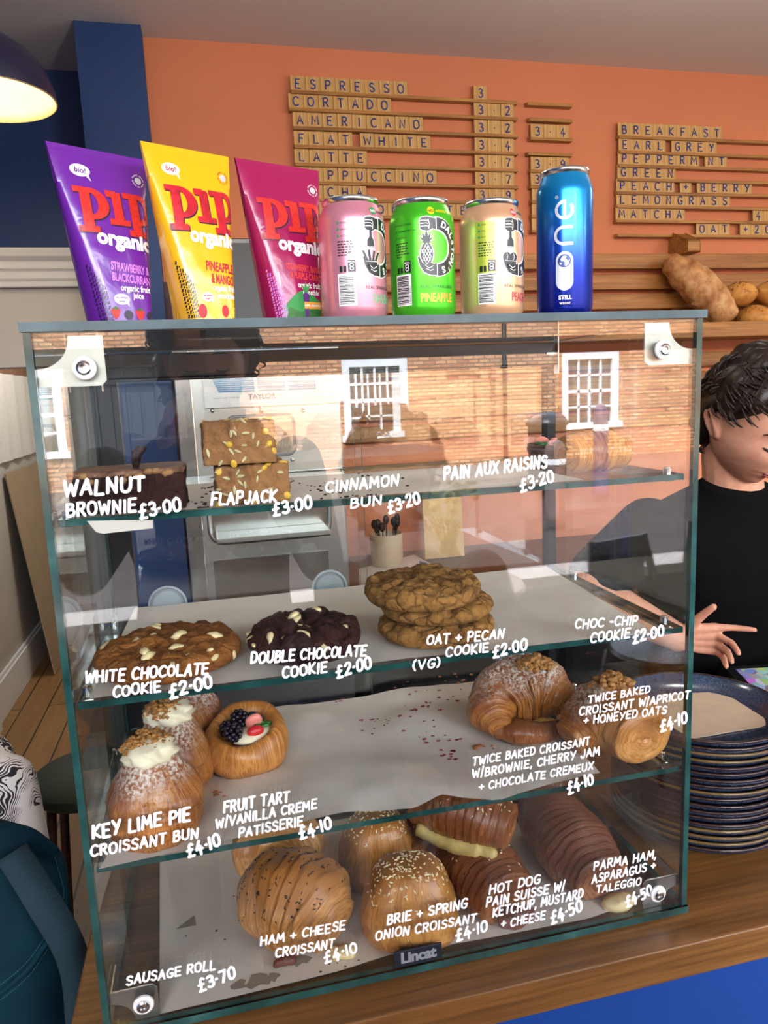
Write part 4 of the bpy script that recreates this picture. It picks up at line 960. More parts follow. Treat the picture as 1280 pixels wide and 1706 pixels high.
carton('purple strawberry and blackcurrant juice carton, standing at the left end of the case top', (240, 267), (75, 235), 'carton_purple', (-28.5, 20.5),
       [('STRAWBERRY &', 9.6, -20, 15.5, 46, 'print_pink', .3), ('BLACKCURRANT', 9.6, -20, 18.2, 37, 'print_pink', .3)], [('organic fruit', 7.2, -13.5, 14.5, 29), ('juice', 7.2, -3, 7, 23)], 'berry_red', 'berries')
carton('yellow pineapple and mango smoothie carton between the purple and crimson cartons', (380, 262), (233, 235), 'carton_yellow', (-25, 21.5),
       [('PINEAPPLE', 11, -13, 16, 44, 'print_crimson', .35), ('& MANGO', 11, -9, 15, 33.5, 'print_crimson', .35)], [('organic fruit', 7.0, -8, 16.5, 27), ('smoothie', 7.0, -4, 14.5, 20.5)], 'mango_red', 'mango')
carton('crimson strawberry, banana and purple carrot carton beside the pink can', (530, 285), (391, 263), 'carton_crimson', (-27, 20.5),
       [('STRAWBERRY, BANANA', 8.0, -22, 19.5, 49.5, 'print_coral', .25), ('& PURPLE CARROT', 8.0, -18.5, 18, 42, 'print_coral', .25)], [('organic fruit', 7.0, -11.5, 13.5, 33.5), ('smoothie', 7.0, -6.5, 11, 27)], 'berry_red', 'veg')
# ------------------------------------------------------------------ baked goods
def crust(name, light, mid, dark, su=46, sv=1.2, contrast=.5, rough=.38, sugar=0.0, coat=.25, bump=.7, tp=.22):
    """laminated crust: fine layer lines wrap the roll, browner towards the top of the bake"""
    s = NT(name); uv = s.n('TexCoord'); mp = s.n('Mapping', Vector=uv.outputs['UV']); mp.inputs['Scale'].default_value = (su, sv, 1)
    wob = s.noise(s.coord(), 34, 2); add = s.n('VectorMath', _operation='ADD'); s.i(add, 'i0', mp.outputs[0])
    sc_ = s.n('VectorMath', _operation='SCALE'); s.i(sc_, 'i0', wob.outputs[1]); sc_.inputs['Scale'].default_value = 1.6; s.i(add, 'i1', sc_.outputs[0])
    ln = s.noise(add.outputs[0], 1.0, 5, .68); big = s.noise(s.coord(), 26, 3, .6)
    gen = s.n('SeparateXYZ', Vector=s.coord('Generated')); top = s.math('MULTIPLY', gen.outputs[2], tp)
    fine = s.n('VectorMath', _operation='MULTIPLY'); s.i(fine, 'i0', add.outputs[0]); fine.inputs[1].default_value = (2.6, 1.4, 1); ln2 = s.noise(fine.outputs[0], 1.0, 3, .6)
    ln = s.math('ADD', s.math('MULTIPLY', ln.outputs[0], .55), s.math('MULTIPLY', ln2.outputs[0], .45))
    f = s.math('ADD', s.math('ADD', s.math('MULTIPLY', ln.outputs[0], contrast), s.math('MULTIPLY', big.outputs[0], .45)), top)
    r = s.ramp(f.outputs[0], [(.30, srgb(light)), (.47, srgb(mid)), (.62, srgb(dark)), (.66, srgb(mid)), (.8, srgb(dark))])
    col = r.outputs[0]
    if sugar:
        sn = s.noise(s.coord(), 260, 2, .7); sb = s.noise(s.coord(), 30, 2)
        msk = s.math('MULTIPLY', s.ramp(sn.outputs[0], [(.42, (0, 0, 0, 1)), (.62, (1, 1, 1, 1))]).outputs[0], s.ramp(s.math('ADD', s.math('MULTIPLY', sb.outputs[0], .5), s.math('MULTIPLY', gen.outputs[2], .75)).outputs[0], [(.66, (0, 0, 0, 1)), (.9, (sugar, sugar, sugar, 1))]).outputs[0])
        col = s.mix(msk.outputs[0], col, srgb('#efe6da')).outputs[0]
    bp = s.bump(s.math('ADD', ln.outputs[0], s.math('MULTIPLY', wob.outputs[0], .3)).outputs[0], bump, .0022)
    return s.done(col, rough, 0, bp.outputs[0], .4, Coat_Weight=coat, Coat_Roughness=.25)
crust('crust_gold', '#f2c47e', '#d6944c', '#a5652a', 64, 1.2, .8)
crust('crust_golden_pale', '#f3cb88', '#dca05a', '#ad7034', 56, 1.2, .85)
crust('crust_brown', '#e2a466', '#b9743c', '#7c4420', 70, 1.0, .9, .3)
crust('crust_dusted', '#eab670', '#c98743', '#905023', 70, 1.0, .85, .34, .85)
crust('crust_sheet', '#eebc72', '#d3944c', '#a86c32', 40, 2.4, .75)
crust('crust_parma', '#d8a678', '#b07850', '#784630', 70, 1.0, .9, .34)
plain('seed_black', '#161316', .45, var=.3); plain('seed_sesame', '#f3e2b8', .5, var=.15); plain('oat_crumble', '#a8743a', .7, var=.35, scale=200); plain('cream_fill', '#f3e7c6', .45, var=.03); plain('custard', '#dcb95a', .4, var=.12, scale=80)
plain('mustard_fill', '#c4ac66', .5, var=.15, scale=120); plain('ham_pink', '#6c3f34', .45, var=.2, scale=80); plain('cheese_melt', '#ddc48e', .4, var=.1, scale=60); plain('sausage', '#7a4434', .4, var=.15)
plain('strawberry', '#c8262a', .3, var=.25, scale=140); plain('strawberry_flesh', '#e8897a', .35, var=.2, scale=90); plain('blackberry', '#1a1220', .25, var=.3); plain('blueberry', '#28304c', .5, var=.2)
def nz(p, f, s=0.0): return noise.noise(Vector((p[0]*f+s, p[1]*f-s*.7, p[2]*f+s*1.3)))
def roll(mb, spine, rs, N=9, A=.05, zf=None, seed=0, nv=56, nu=64, squash=1.0, spiral=3.0, capd=.10, lumps=.05, up=(0, 0, 1), tilt=0.0):
    """a wound pastry: stepped layers along the spine, coiled ends, flattened where it sits"""
    sp = [Vector(p) for p in spine]; L = spline(sp, 12) if len(sp) > 2 else [sp[0].lerp(sp[1], i/30) for i in range(31)]
    d = [0]
    for a, b in zip(L, L[1:]): d.append(d[-1]+(b-a).length)
    def at(u):
        s_ = u*d[-1]
        for i in range(len(L)-1):
            if d[i+1] >= s_ or i == len(L)-2:
                t = (s_-d[i])/max(1e-9, d[i+1]-d[i]); return L[i].lerp(L[i+1], t), (L[i+1]-L[i]).normalized()
    def rad(u):
        x = u*(len(rs)-1); i = min(int(x), len(rs)-2); t = x-i; t = t*t*(3-2*t); return rs[i]*(1-t)+rs[i+1]*t
    upv = Vector(up); rows = []; uvr = []
    def ringrow(u, rho, push):
        c, t = at(u); side = t.cross(upv).normalized(); w = side.cross(t).normalized(); row = []; r0 = rad(u)
        for j in range(nv):
            th = 2*PI*j/nv; ph = u*N+.35*nz(c+side*math.cos(th)*r0+w*math.sin(th)*r0, 40, seed)+tilt*math.sin(th)
            fr = ph-math.floor(ph); st = (1-fr)**.7*A if rho >= 1 else A*.4
            q = rho*(1+st+lumps*nz((math.cos(th)*2, math.sin(th)*2, u*5), 1.0, seed))
            pu = push
            if rho < 1:
                sw = rho*spiral+th/(2*PI); sw = sw-math.floor(sw); pu = push*(.6+.7*(sw**.6))*(1 if rho > .05 else .5)
            p = c+side*math.cos(th)*r0*q+w*math.sin(th)*r0*squash*q+t*pu*r0
            if zf is not None and p.z < zf+.0004: p.z = zf+.0004+min(0.0008, abs(p.z-zf)*.02)
            row.append(p)
        rows.append(row)
    for rho in (.02, .12, .22, .32, .42, .52, .62, .72, .82, .91, .975): ringrow(0, rho, -capd*math.sqrt(max(0, 1-rho**3)))
    for i in range(nu+1): ringrow(i/nu, 1.0, 0)
    for rho in (.975, .91, .82, .72, .62, .52, .42, .32, .22, .12, .02): ringrow(1, rho, capd*math.sqrt(max(0, 1-rho**3)))
    return mb.grid(rows, False, True, 0, True)
def dome(mb, c, rx, ry, h, prof, n_exp=2.6, seed=0, nv=64, amp=.04, rz=0.0, ridge=0, ra=.03, zf=0.0, layers=0, la=.02):
    """a bun built up in rings: prof is (height 0..1, width 0..1) from base to crown"""
    rows = []
    nr = 44
    def pf(t):
        for (a, b), (a2, b2) in zip(prof, prof[1:]):
            if t <= a2 or (a2, b2) == prof[-1]:
                k = (t-a)/max(1e-6, a2-a); return b+(b2-b)*(k*k*(3-2*k))
    tt = [i/nr for i in range(nr+1)]
    for t in tt:
        row = []
        hh, ww = t, 0
        # walk along the profile by arc so that the crown is well sampled
        idx = t*(len(prof)-1); i = min(int(idx), len(prof)-2); k = idx-i
        hh = prof[i][0]+(prof[i+1][0]-prof[i][0])*k; ww = prof[i][1]+(prof[i+1][1]-prof[i][1])*k
        for j in range(nv):
            th = 2*PI*j/nv; cx_, sx_ = math.cos(th), math.sin(th)
            se = (abs(cx_)**n_exp+abs(sx_)**n_exp)**(-1/n_exp)
            q = ww*se*(1+amp*nz((cx_*1.6, sx_*1.6, hh*2.2), 1.0, seed)+(ra*math.sin(ridge*th+hh*5+2*nz((cx_, sx_, hh*3), 1.2, seed)) if ridge else 0))
            if layers: f_ = hh*layers+.8*nz((cx_*1.5, sx_*1.5, hh), 1.0, seed+3); q *= 1+la*(f_-math.floor(f_))
            x, y = cx_*rx*q, sx_*ry*q
            X, Y = x*math.cos(rz)-y*math.sin(rz), x*math.sin(rz)+y*math.cos(rz)
            row.append((c[0]+X, c[1]+Y, c[2]+max(zf, hh*h+(amp*.25*h*nz((X*30, Y*30, seed), 1.0) if ww > .02 and hh > .1 else 0))))
        rows.append(row)
    # lines run up the sides: swap the uv axes by transposing
    T = [[rows[i][j % nv] for i in range(nr+1)] for j in range(nv+1)]
    return mb.grid(T, False, False, 0, True)
def seeds(name, mat, parent, pts, size, seed=0, kind='stuff', flat=.45):
    r = random.Random(seed); mb = MB()
    for p, n in pts:
        a = r.uniform(0, PI); t = n.orthogonal().normalized(); b = n.cross(t); e = t*math.cos(a)+b*math.sin(a); g = n.cross(e); L = size*r.uniform(.8, 1.2)
        rows = []
        for k, rr in ((-1, .05), (-.6, .62), (0, .85), (.6, .55), (1, .05)):
            rows.append([p+e*k*L+g*math.cos(q)*rr*L*.5+n*(math.sin(q)*rr*L*flat+L*.12) for q in [2*PI*i/6 for i in range(6)]])
        mb.grid(rows, False, True)
    return tag(mb.build(name, mat, parent, True), kind=kind)
def scatter(o, test, n, seed=0):
    """n points with normals on the faces of o where test(point, normal) gives a chance 0..1"""
    r = random.Random(seed); me = o.data; fs = []; acc = 0
    for p in me.polygons:
        w = test(p.center, p.normal)*p.area
        if w > 0: acc += w; fs.append((acc, p.index))
    out = []
    import bisect
    keys = [a for a, _ in fs]
    for _ in range(n if fs else 0):
        p = me.polygons[fs[min(len(fs)-1, bisect.bisect(keys, r.uniform(0, acc)))][1]]; vs = [me.vertices[i].co for i in p.vertices]
        a, b = r.random(), r.random(); q = vs[0].lerp(vs[1], a).lerp(vs[-1].lerp(vs[2 % len(vs)], a), b) if len(vs) > 3 else p.center
        out.append((q.copy(), p.normal.copy()))
    return out
def crumble(name, mat, parent, c, rx, ry, rz, n, size, seed=0, kind='stuff'):
    r = random.Random(seed); mb = MB()
    for k in range(n):
        a = r.uniform(0, 2*PI); q = math.sqrt(r.random()); x, y = c[0]+rx*q*math.cos(a), c[1]+ry*q*math.sin(a); z = c[2]+rz*(1-q*q)*r.uniform(.55, 1)
        s_ = size*r.uniform(.5, 1.25); mb.ell((x, y, z), (s_*r.uniform(.6, 1.2), s_*r.uniform(.6, 1.2), s_*r.uniform(.4, .8)), 4, 6, 0, lambda d: 1+.5*noise.noise(d*2+Vector((k, 0, 0))))
    return tag(mb.build(name, mat, parent), kind=kind)

# -- cookies
def dough(name, base, dark, rough=.75, crack=.18):
    s = NT(name); n1 = s.noise(s.coord(), 90, 6, .7); n2 = s.noise(s.coord(), 16, 3)
    wob = s.n('VectorMath', _operation='SCALE'); s.i(wob, 'i0', s.noise(s.coord(), 40, 3).outputs[1]); wob.inputs['Scale'].default_value = .022
    vad = s.n('VectorMath', _operation='ADD'); s.i(vad, 'i0', s.coord()); s.i(vad, 'i1', wob.outputs[0])
    vo = s.n('TexVoronoi', Vector=vad.outputs[0], Scale=52.0, _feature='DISTANCE_TO_EDGE'); cr = s.ramp(vo.outputs['Distance'], [(.0, (0, 0, 0, 1)), (.12, (1, 1, 1, 1))])
    f = s.math('ADD', s.math('MULTIPLY', n1.outputs[0], .6), s.math('MULTIPLY', n2.outputs[0], .5))
    r = s.ramp(f.outputs[0], [(.38, srgb(dark)), (.62, srgb(base))]); c2 = s.mix(crack, r.outputs[0], cr.outputs[0], 'MULTIPLY')
    h = s.math('ADD', s.math('MULTIPLY', n1.outputs[0], 1.1), s.math('MULTIPLY', cr.outputs[0], crack))
    return s.done(c2.outputs[0], rough, 0, s.bump(h.outputs[0], .9, .005).outputs[0], .3)
dough('dough_golden', '#a9692f', '#673614', .75, .25); dough('dough_choc', '#43211c', '#1e0d0c', .6); dough('dough_oat', '#b07c40', '#65401c', .85, .35)
plain('white_choc', '#e6cf9b', .45, var=.1, scale=60)
def cookie(name, label, c, r, th, mat, seed, group=None, chips=0, ry=None, crack=.2, tilt=(0, 0)):
    t = thing(name, label, 'cookie', c, 0, group, rot=(tilt[0], tilt[1], seed*1.3)); ry = ry or r
    nv, rows = 84, []
    pr = [(0, 0), (.5, 0), (.86, .01), (.95, .12), (1.0, .34), (1.0, .55), (.97, .74), (.9, .88), (.8, .95), (.68, .97), (.56, .985), (.44, .99), (.32, 1), (.2, 1), (.1, 1), (.01, 1)]
    for q, h in pr:
        row = []
        for j in range(nv):
            a = 2*PI*j/nv; k = 1+.05*nz((math.cos(a)*1.3, math.sin(a)*1.3, 0), 1, seed)+.02*nz((math.cos(a)*5, math.sin(a)*5, h*2), 1, seed)
            x, y = r*q*k*math.cos(a), ry*q*k*math.sin(a); z = th*h
            if h > .6:
                cell = noise.voronoi(Vector((x*38+seed, y*38, seed*.7)))[0]; e = min(1, (cell[1]-cell[0])*(3.2 if mat != 'dough_oat' else 5)); z += th*.14*nz((x, y, 0), 130, seed)
                z -= th*crack*(1-e)*min(1, (h-.6)*4); z += th*.12*nz((x, y, 0), 60, seed)+th*.10*nz((x, y, 0), 22, seed+5)
            row.append((x, y, max(.0003, z)))
        rows.append(row)
    o = MB().grid(rows, False, True).build('cookie_dough', mat, t, True)
    if chips:
        rr_ = random.Random(seed); pts = scatter(o, lambda p, n: 1 if n.z > .35 and p.z > th*.4 else (.35 if p.z > th*.3 else 0), chips, seed)
        for p, n in pts:
            mb = MB(); s_ = rr_.uniform(.0035, .0075); ph = rr_.uniform(0, 9)
            mb.ell((0, 0, 0), (s_*1.35, s_*.75, s_*.55), 6, 9, 0, lambda d: 1+.35*noise.noise(d*1.6+Vector((ph, 0, 0))))
            mb.xf(Matrix.Translation(p-n*s_*.18) @ n.to_track_quat('Z', 'Y').to_matrix().to_4x4() @ Matrix.Rotation(rr_.uniform(0, 6), 4, 'Z')); mb.build('chocolate_chunk', 'white_choc', t, True)
    return t
Z2 = SZ[2]+.0028
cookie('white_chocolate_cookie', 'large golden cookie with pale chunks, at the left of the middle shelf', (.083, .080, Z2), .072, .025, 'dough_golden', 3, None, 18, .069)
cookie('double_chocolate_cookie', 'dark chocolate cookie with pale chunks on the middle shelf', (.2185, .070, Z2), .0555, .031, 'dough_choc', 8, None, 17, .058, .3)
oz = Z2
for k, (dx, dy, lb) in enumerate(((0, 0, 'bottom oat and pecan cookie of the stack of three'), (.004, .004, 'middle oat and pecan cookie of the stack of three'), (-.014, -.004, 'top oat and pecan cookie of the stack of three'))):
    cookie('oat_cookie', lb, (.358+dx, .074+dy, oz), .0625 if k != 1 else .061, (.0215, .0175, .025)[k], 'dough_oat', 12+k, 'oat and pecan cookies', 0, .060, .22, ((0, 0), (.0, .0), (.0, .0))[k]); oz += (.0222, .0182, 0)[k]

# -- brownie and flapjacks on the top shelf
def rough_block(mb, a, b, n=(24, 14, 10), amp=.002, f=70, seed=0, taper=0.0, rnd_=.004):
    (x0, y0, z0), (x1, y1, z1) = a, b; bm = bmesh.new(); bmesh.ops.create_cube(bm, size=1)
    for k, ax in enumerate(n):
        no = Vector((k == 0, k == 1, k == 2))
        for i in range(1, ax): bmesh.ops.bisect_plane(bm, geom=bm.verts[:]+bm.edges[:]+bm.faces[:], plane_co=no*(i/ax-.5), plane_no=no)
    vs = []; bm.verts.ensure_lookup_table(); dims = Vector((x1-x0, y1-y0, z1-z0))
    for v in bm.verts:
        u = v.co.copy(); p = Vector((x0+(u.x+.5)*dims.x, y0+(u.y+.5)*dims.y, z0+(u.z+.5)*dims.z))
        lo = Vector((max(x0+rnd_, min(x1-rnd_, p.x)), max(y0+rnd_, min(y1-rnd_, p.y)), max(z0, min(z1-rnd_, p.z)))); d = p-lo
        if d.length > rnd_: p = lo+d.normalized()*rnd_
        dr = Vector((u.x*dims.x, u.y*dims.y, u.z*dims.z*.9)).normalized()
        k = amp*(nz(p, f, seed)+.6*nz(p, f*2.7, seed+3))
        p = p+dr*k; p.z = max(z0+.0002, p.z); vs.append(p)
    for i, v in enumerate(bm.verts): v.index = i
    mb.add(vs, [tuple(v.index for v in f_.verts) for f_ in bm.faces]); bm.free(); return mb
dough('brownie_crumb', '#3a1d16', '#150a08', .8)
s = NT('brownie_top'); n1 = s.noise(s.coord(), 45, 6, .7, 1.0); n2 = s.noise(s.coord(), 20, 3)
s.done(s.ramp(n1.outputs[0], [(.3, srgb('#2a120c')), (.48, srgb('#5b3522')), (.6, srgb('#7d5238')), (.72, srgb('#b9a08a'))]).outputs[0], .5, 0, s.bump(n1.outputs[0], .8, .004).outputs[0])
Z1 = SZ[1]+.0014
t = thing('walnut_brownie', 'dark crackle-topped walnut brownie at the left of the top shelf', 'brownie', (.066, .055, Z1))
rough_block(MB(), (-.048, -.034, 0), (.048, .036, .032), (30, 22, 12), .0028, 60, 2).build('brownie_slab', 'brownie_crumb', t, True)
rough_block(MB(), (-.0485, -.033, .0315), (.0485, .0365, .0365), (34, 24, 3), .0042, 48, 5, 0, .002).build('crackled_crust', 'brownie_top', t, True)
MB().tube([(.006, -.01, .034), (.007, -.01, .043), (.008, -.011, .049), (.012, -.011, .053), (.017, -.012, .054)], [.0022, .0042, .0048, .0040, .0015], 9).build('chocolate_curl', 'brownie_crumb', t, True)
wb = random.Random(9); plain('walnut', '#9c7147', .7, var=.3, scale=200)
for k in range(9):
    x = wb.uniform(-.045, .045); mb = MB(); mb.ell((x, -.034+wb.uniform(0, .004), wb.uniform(.027, .037)), (.0045, .0032, .003), 6, 8, 0, lambda d: 1+.4*noise.noise(d*2+Vector((k*3., 0, 0)))); mb.build('walnut_piece', 'walnut', t, True)
dough('oat_bar', '#a8774a', '#69432a', .8, 0.0); plain('pumpkin_seed', '#c9b98a', .5, var=.2); plain('almond', '#e0b23f', .45, var=.15)
def flapjack(label, x0, x1, y0, y1, z, h, seed, rz):
    t = thing('flapjack', label, 'flapjack', ((x0+x1)/2, (y0+y1)/2, z), rz, 'flapjacks on the top shelf'); w, d = (x1-x0)/2, (y1-y0)/2
    o = rough_block(MB(), (-w, -d, 0), (w, d, h), (34, 20, 18), .0022, 110, seed, 0, .003).build('oat_block', 'oat_bar', t, True)
    r = random.Random(seed)
    pts = scatter(o, lambda p, n: 1 if n.y < -.5 else (.5 if n.z > .5 or n.x > .5 else 0), 46, seed)
    seeds('pumpkin_seeds', 'pumpkin_seed', t, pts[:30], .0038, seed, 'stuff', .25)
    for p, n in pts[30:42]:
        mb = MB(); mb.ell((0, 0, 0), (r.uniform(.003, .005), r.uniform(.0028, .0036), .0018), 6, 10); mb.xf(Matrix.Translation(p) @ n.to_track_quat('Z', 'Y').to_matrix().to_4x4() @ Matrix.Rotation(r.uniform(0, 3), 4, 'Z')); mb.build('almond', 'almond', t, True)
flapjack('lower seeded oat flapjack of the stack of two on the top shelf', .141, .207, .019, .077, Z1, .0350, 4, .02)
flapjack('upper seeded oat flapjack of the stack of two on the top shelf', .133, .197, .016, .074, Z1+.0363, .038, 7, -.03)
# -- right half of the top shelf: strawberry tart and two flaky swirls, seen through the reflected street
t = thing('strawberry_tart', 'small brown tart topped with sliced strawberries on the top shelf', 'tart', (.535, .155, SZ[1]+.0004))
MB().lathe([(0, 0), (.018, 0), (.026, .008), (.031, .022), (.030, .027), (.026, .025), (.02, .02), (0, .018)], 40).build('tart_case', 'brownie_top', t, True)
for a, x, y, z in ((.5, -.002, -.012, .026), (.1, .012, -.010, .025), (-.6, -.012, .006, .027)):
    mb = MB().ell((0, 0, 0), (.010, .004, .012), 8, 12, 0, lambda d: 1-.25*max(0, d.z)); mb.xf(Matrix.Translation((x, y, z)) @ Matrix.Rotation(a, 4, 'Y') @ Matrix.Rotation(-.5, 4, 'X')); mb.build('strawberry_slice', 'strawberry_flesh', t, True)
mb = MB()
for k in range(7): a = k*.9; mb.ell((.016*math.cos(a), .014*math.sin(a), .027), (.007, .004, .003), 5, 8)
mb.build('mint_leaves', 'leaf_green', t, True)
def top_swirl(label, x0, x1, y, r, seed):
    t = thing('raisin_swirl', label, 'pastry', (x0, y, SZ[1]+.0006)); roll(MB(), [(0, 0, r*.72), ((x1-x0)*.5, .004, r*.78), (x1-x0, 0, r*.7)], [r*.8, r, r, r*.78], 8, .07, 0, seed, squash=.75).build('crust', 'crust_gold', t, True)
top_swirl('flaky golden pastry at the right end of the top shelf', .512, .580, .075, .030, 4)

# -- lowest shelf
Z3 = SZ[3]+.0014
def keylime(label, x, y, sc_, seed, rz):
    t = thing('cream_bun', label, 'pastry', (x, y, Z3), rz, 'cream-topped croissant buns')
    mb = MB()
    dome(mb, (0, 0, 0), .0445*sc_, .044*sc_, .066*sc_, [(0, .72), (.06, .88), (.2, .98), (.4, 1.0), (.6, .96), (.78, .84), (.92, .6), (1, .02)], 2.2, seed, amp=.09, ridge=0, layers=7, la=.03)
    dome(mb, (.001, .003, .030*sc_), .0455*sc_, .044*sc_, .064*sc_, [(0, .2), (.02, .86), (.14, 1.03), (.3, .99), (.46, .88), (.62, .74), (.78, .60), (.9, .48), (1, .02)], 2.5, seed+4, amp=.12, ridge=30, ra=.012)
    b = mb.build('croissant_bun', 'crust_dusted', t, True)
    zc = .090*sc_
    cr = MB().lathe([(0, zc-.008), (.018, zc-.007), (.024, zc-.003), (.0255, zc+.001), (.0225, zc+.0045), (.0235, zc+.0075), (.019, zc+.011), (.011, zc+.014), (0, zc+.015)], 84)
    cr.v = [Vector((p.x*(1+.10*math.sin(7*math.atan2(p.y, p.x)+p.z*420)+.1*nz(p, 70, seed)), p.y*(1+.10*math.sin(7*math.atan2(p.y, p.x)+p.z*420)+.1*nz(p, 70, seed)), p.z+.002*nz(p, 60, seed))) for p in cr.v]
    cr.build('cream', 'cream_fill', t, True)
    crumble('biscuit_crumble', 'oat_crumble', t, (.0, .005, zc+.006), .0245, .0215, .016, 260, .0027, seed)
    return t
keylime('front croissant bun topped with cream and crumble, above its key lime price', .060, .045, .94, 2, .3)
keylime('middle croissant bun topped with cream and crumble, behind the front one', .074, .131, .92, 6, 1.4)
keylime('rearmost cream-topped croissant bun, under the edge of the middle shelf', .088, .225, .92, 11, 2.4)
t = thing('fruit_tart', 'round open pastry filled with cream, blackberries and strawberry on the lowest shelf', 'tart', (.153, .160, Z3), .2)
mb = MB(); rows = []
for (q, h) in [(0, 0), (.6, 0), (.86, .002), (.98, .010), (1.03, .022), (1.0, .034), (.93, .044), (.82, .050), (.70, .049), (.60, .044), (.54, .036), (.4, .032), (.02, .031)]:
    row = []
    for j in range(64):
        a = 2*PI*j/64; k = 1+.06*nz((math.cos(a)*1.4, math.sin(a)*1.4, h*30), 1, 5)+.03*math.sin(5*a+h*120); tl = 1+.22*math.sin(a)+.1*math.cos(a) if h > .02 else 1
        row.append((.0475*q*k*math.cos(a), .0445*q*k*math.sin(a), h*tl))
    rows.append(row)
Tt = [[rows[i][j % 64] for i in range(len(rows))] for j in range(65)]
mb.grid(Tt, False, False, 0, True).build('pastry_ring', 'crust_gold', t, True)
MB().ell((.008, -.004, .036), (.026, .022, .009), 8, 18, 0, lambda d: 1+.15*noise.noise(d*2)).build('custard_cream', 'cream_fill', t, True)
def blackberry(x, y, z, r, seed):
    mb = MB(); rr_ = random.Random(seed)
    for k in range(34):
        u = 1-2*(k+.5)/34; a = k*2.4; q = math.sqrt(1-u*u); mb.ell((x+r*.85*q*math.cos(a), y+r*.75*q*math.sin(a), z+r*.9*u), (r*.27,)*3, 5, 7)
    mb.build('blackberry', 'blackberry', t, True)
blackberry(-.017, -.014, .048, .0105, 1); blackberry(-.004, .008, .052, .0105, 2); blackberry(-.020, .002, .046, .009, 3)
for k, (x, y, z) in enumerate(((.012, .012, .05), (.018, .006, .048))): MB().ell((x, y, z), (.006, .006, .0055), 8, 12).build('blueberry', 'blueberry', t, True)
mb = MB().ell((0, 0, 0), (.0095, .0055, .013), 10, 14, 0, lambda d: 1-.3*max(0, -d.z)); mb.xf(Matrix.Translation((.009, -.002, .049)) @ Matrix.Rotation(.7, 4, 'Y') @ Matrix.Rotation(.4, 4, 'X')); mb.build('strawberry', 'strawberry_flesh', t, True)
mb = MB().ell((0, 0, 0), (.010, .006, .007), 10, 14); mb.xf(Matrix.Translation((.008, -.016, .044))); mb.build('strawberry', 'strawberry', t, True)
mb = MB()
for k in range(6): a = k*1.05; mb.ell((.018+.006*math.cos(a), -.009+.005*math.sin(a), .0475), (.0055, .0025, .002), 4, 8)
mb.build('strawberry_leaves', 'leaf_green', t, True)
# twice-baked croissants
t = thing('baked_croissant', 'dark glazed crescent croissant with oat crumble on top, the further of the two', 'pastry', (.50, .150, Z3), 0, 'twice-baked croissants')
mb = MB(); roll(mb, [(-.054, -.036, .020), (-.050, -.004, .030), (-.018, .014, .037), (.020, .010, .038), (.046, -.012, .030)], [.014, .029, .043, .045, .040, .020], 15, .07, 0, 3, nu=110, squash=.92, lumps=.09)
mb.build('croissant_crust', 'crust_dusted', t, True)
rough_block(MB(), (-.024, -.042, .004), (.022, -.024, .020), (16, 8, 8), .003, 80, 4, 0, .006).build('almond_filling', 'custard', t, True)
mb = MB(); roll(mb, [(-.056, -.028, .014), (-.030, -.040, .013), (.0, -.043, .010), (.026, -.038, .010)], [.010, .017, .013, .010], 9, .06, 0, 8, nu=60, squash=.9); mb.build('lower_crust', 'crust_brown', t, True)
crumble('oat_topping', 'oat_crumble', t, (.008, .004, .074), .024, .016, .016, 90, .0048, 3)
t = thing('baked_croissant', 'golden croissant with dusted crust and oat topping, at the right front of its shelf', 'pastry', (.562, .062, Z3), 0, 'twice-baked croissants')
mb = MB(); roll(mb, [(.004, .052, .032), (.008, .0, .036), (.012, -.042, .033)], [.030, .043, .043, .036], 7, .05, 0, 5, nu=54, spiral=4.5, capd=.16, squash=.86); mb.build('cut_end', 'crust_golden_pale', t, True)
mb = MB(); roll(mb, [(-.052, .004, .020), (-.030, .008, .030), (-.004, .012, .038), (.020, .016, .036)], [.020, .034, .043, .040], 10, .06, 0, 7, nu=60, squash=.9, lumps=.1); mb.build('croissant_crust', 'crust_dusted', t, True)
crumble('oat_topping', 'oat_crumble', t, (.006, .012, .072), .026, .02, .014, 80, .005, 5)

# -- floor of the case
Z0 = SZ[0]+.0012
t = thing('seeded_croissant', 'plump golden croissant strewn with black seeds, at the left front of the case floor', 'pastry', (.190, .074, Z0), 0, 'ham and cheese croissants')
mb = MB(); roll(mb, [(-.038, .042, .032), (-.014, .016, .042), (.016, -.012, .042), (.038, -.036, .030)], [.030, .047, .052, .049, .030], 10, .055, 0, 2, nu=90, squash=.92, lumps=.08, tilt=.5)
b = mb.build('croissant_crust', 'crust_golden_pale', t, True)
def bands(p, n):
    if n.z < .12: return 0
    q = p.x*.62-p.y*.78; ph = (q*62+p.x*6) % 1.0
    return (1.0 if ph < .3 else .05)*(1 if p.x < .03 else .3)
seeds('black_seeds', 'seed_black', t, scatter(b, bands, 210, 3), .0017, 4)
rough_block(MB(), (-.028, -.043, .001), (-.006, -.034, .008), (10, 4, 4), .003, 90, 4, 0, .004).build('ham_edge', 'ham_pink', t, True)
rough_block(MB(), (.03, -.050, .0005), (.056, -.034, .008), (10, 6, 4), .003, 90, 6, 0, .004).build('cheese_crisp', 'cheese_melt', t, True)
t = thing('seeded_croissant', 'coiled golden pastry lying on its side behind the black-seeded croissant', 'pastry', (.182, .190, Z0), 0, 'ham and cheese croissants')
mb = MB(); roll(mb, [(.004, .018, .034), (-.002, -.022, .040)], [.048, .054, .052], 4, .05, 0, 6, nu=40, spiral=5.5, capd=.13, squash=.82); b = mb.build('croissant_crust', 'crust_golden_pale', t, True)
MB().ell((.004, -.0305, .040), (.013, .004, .006), 8, 14).build('ham_filling', 'ham_pink', t, True)
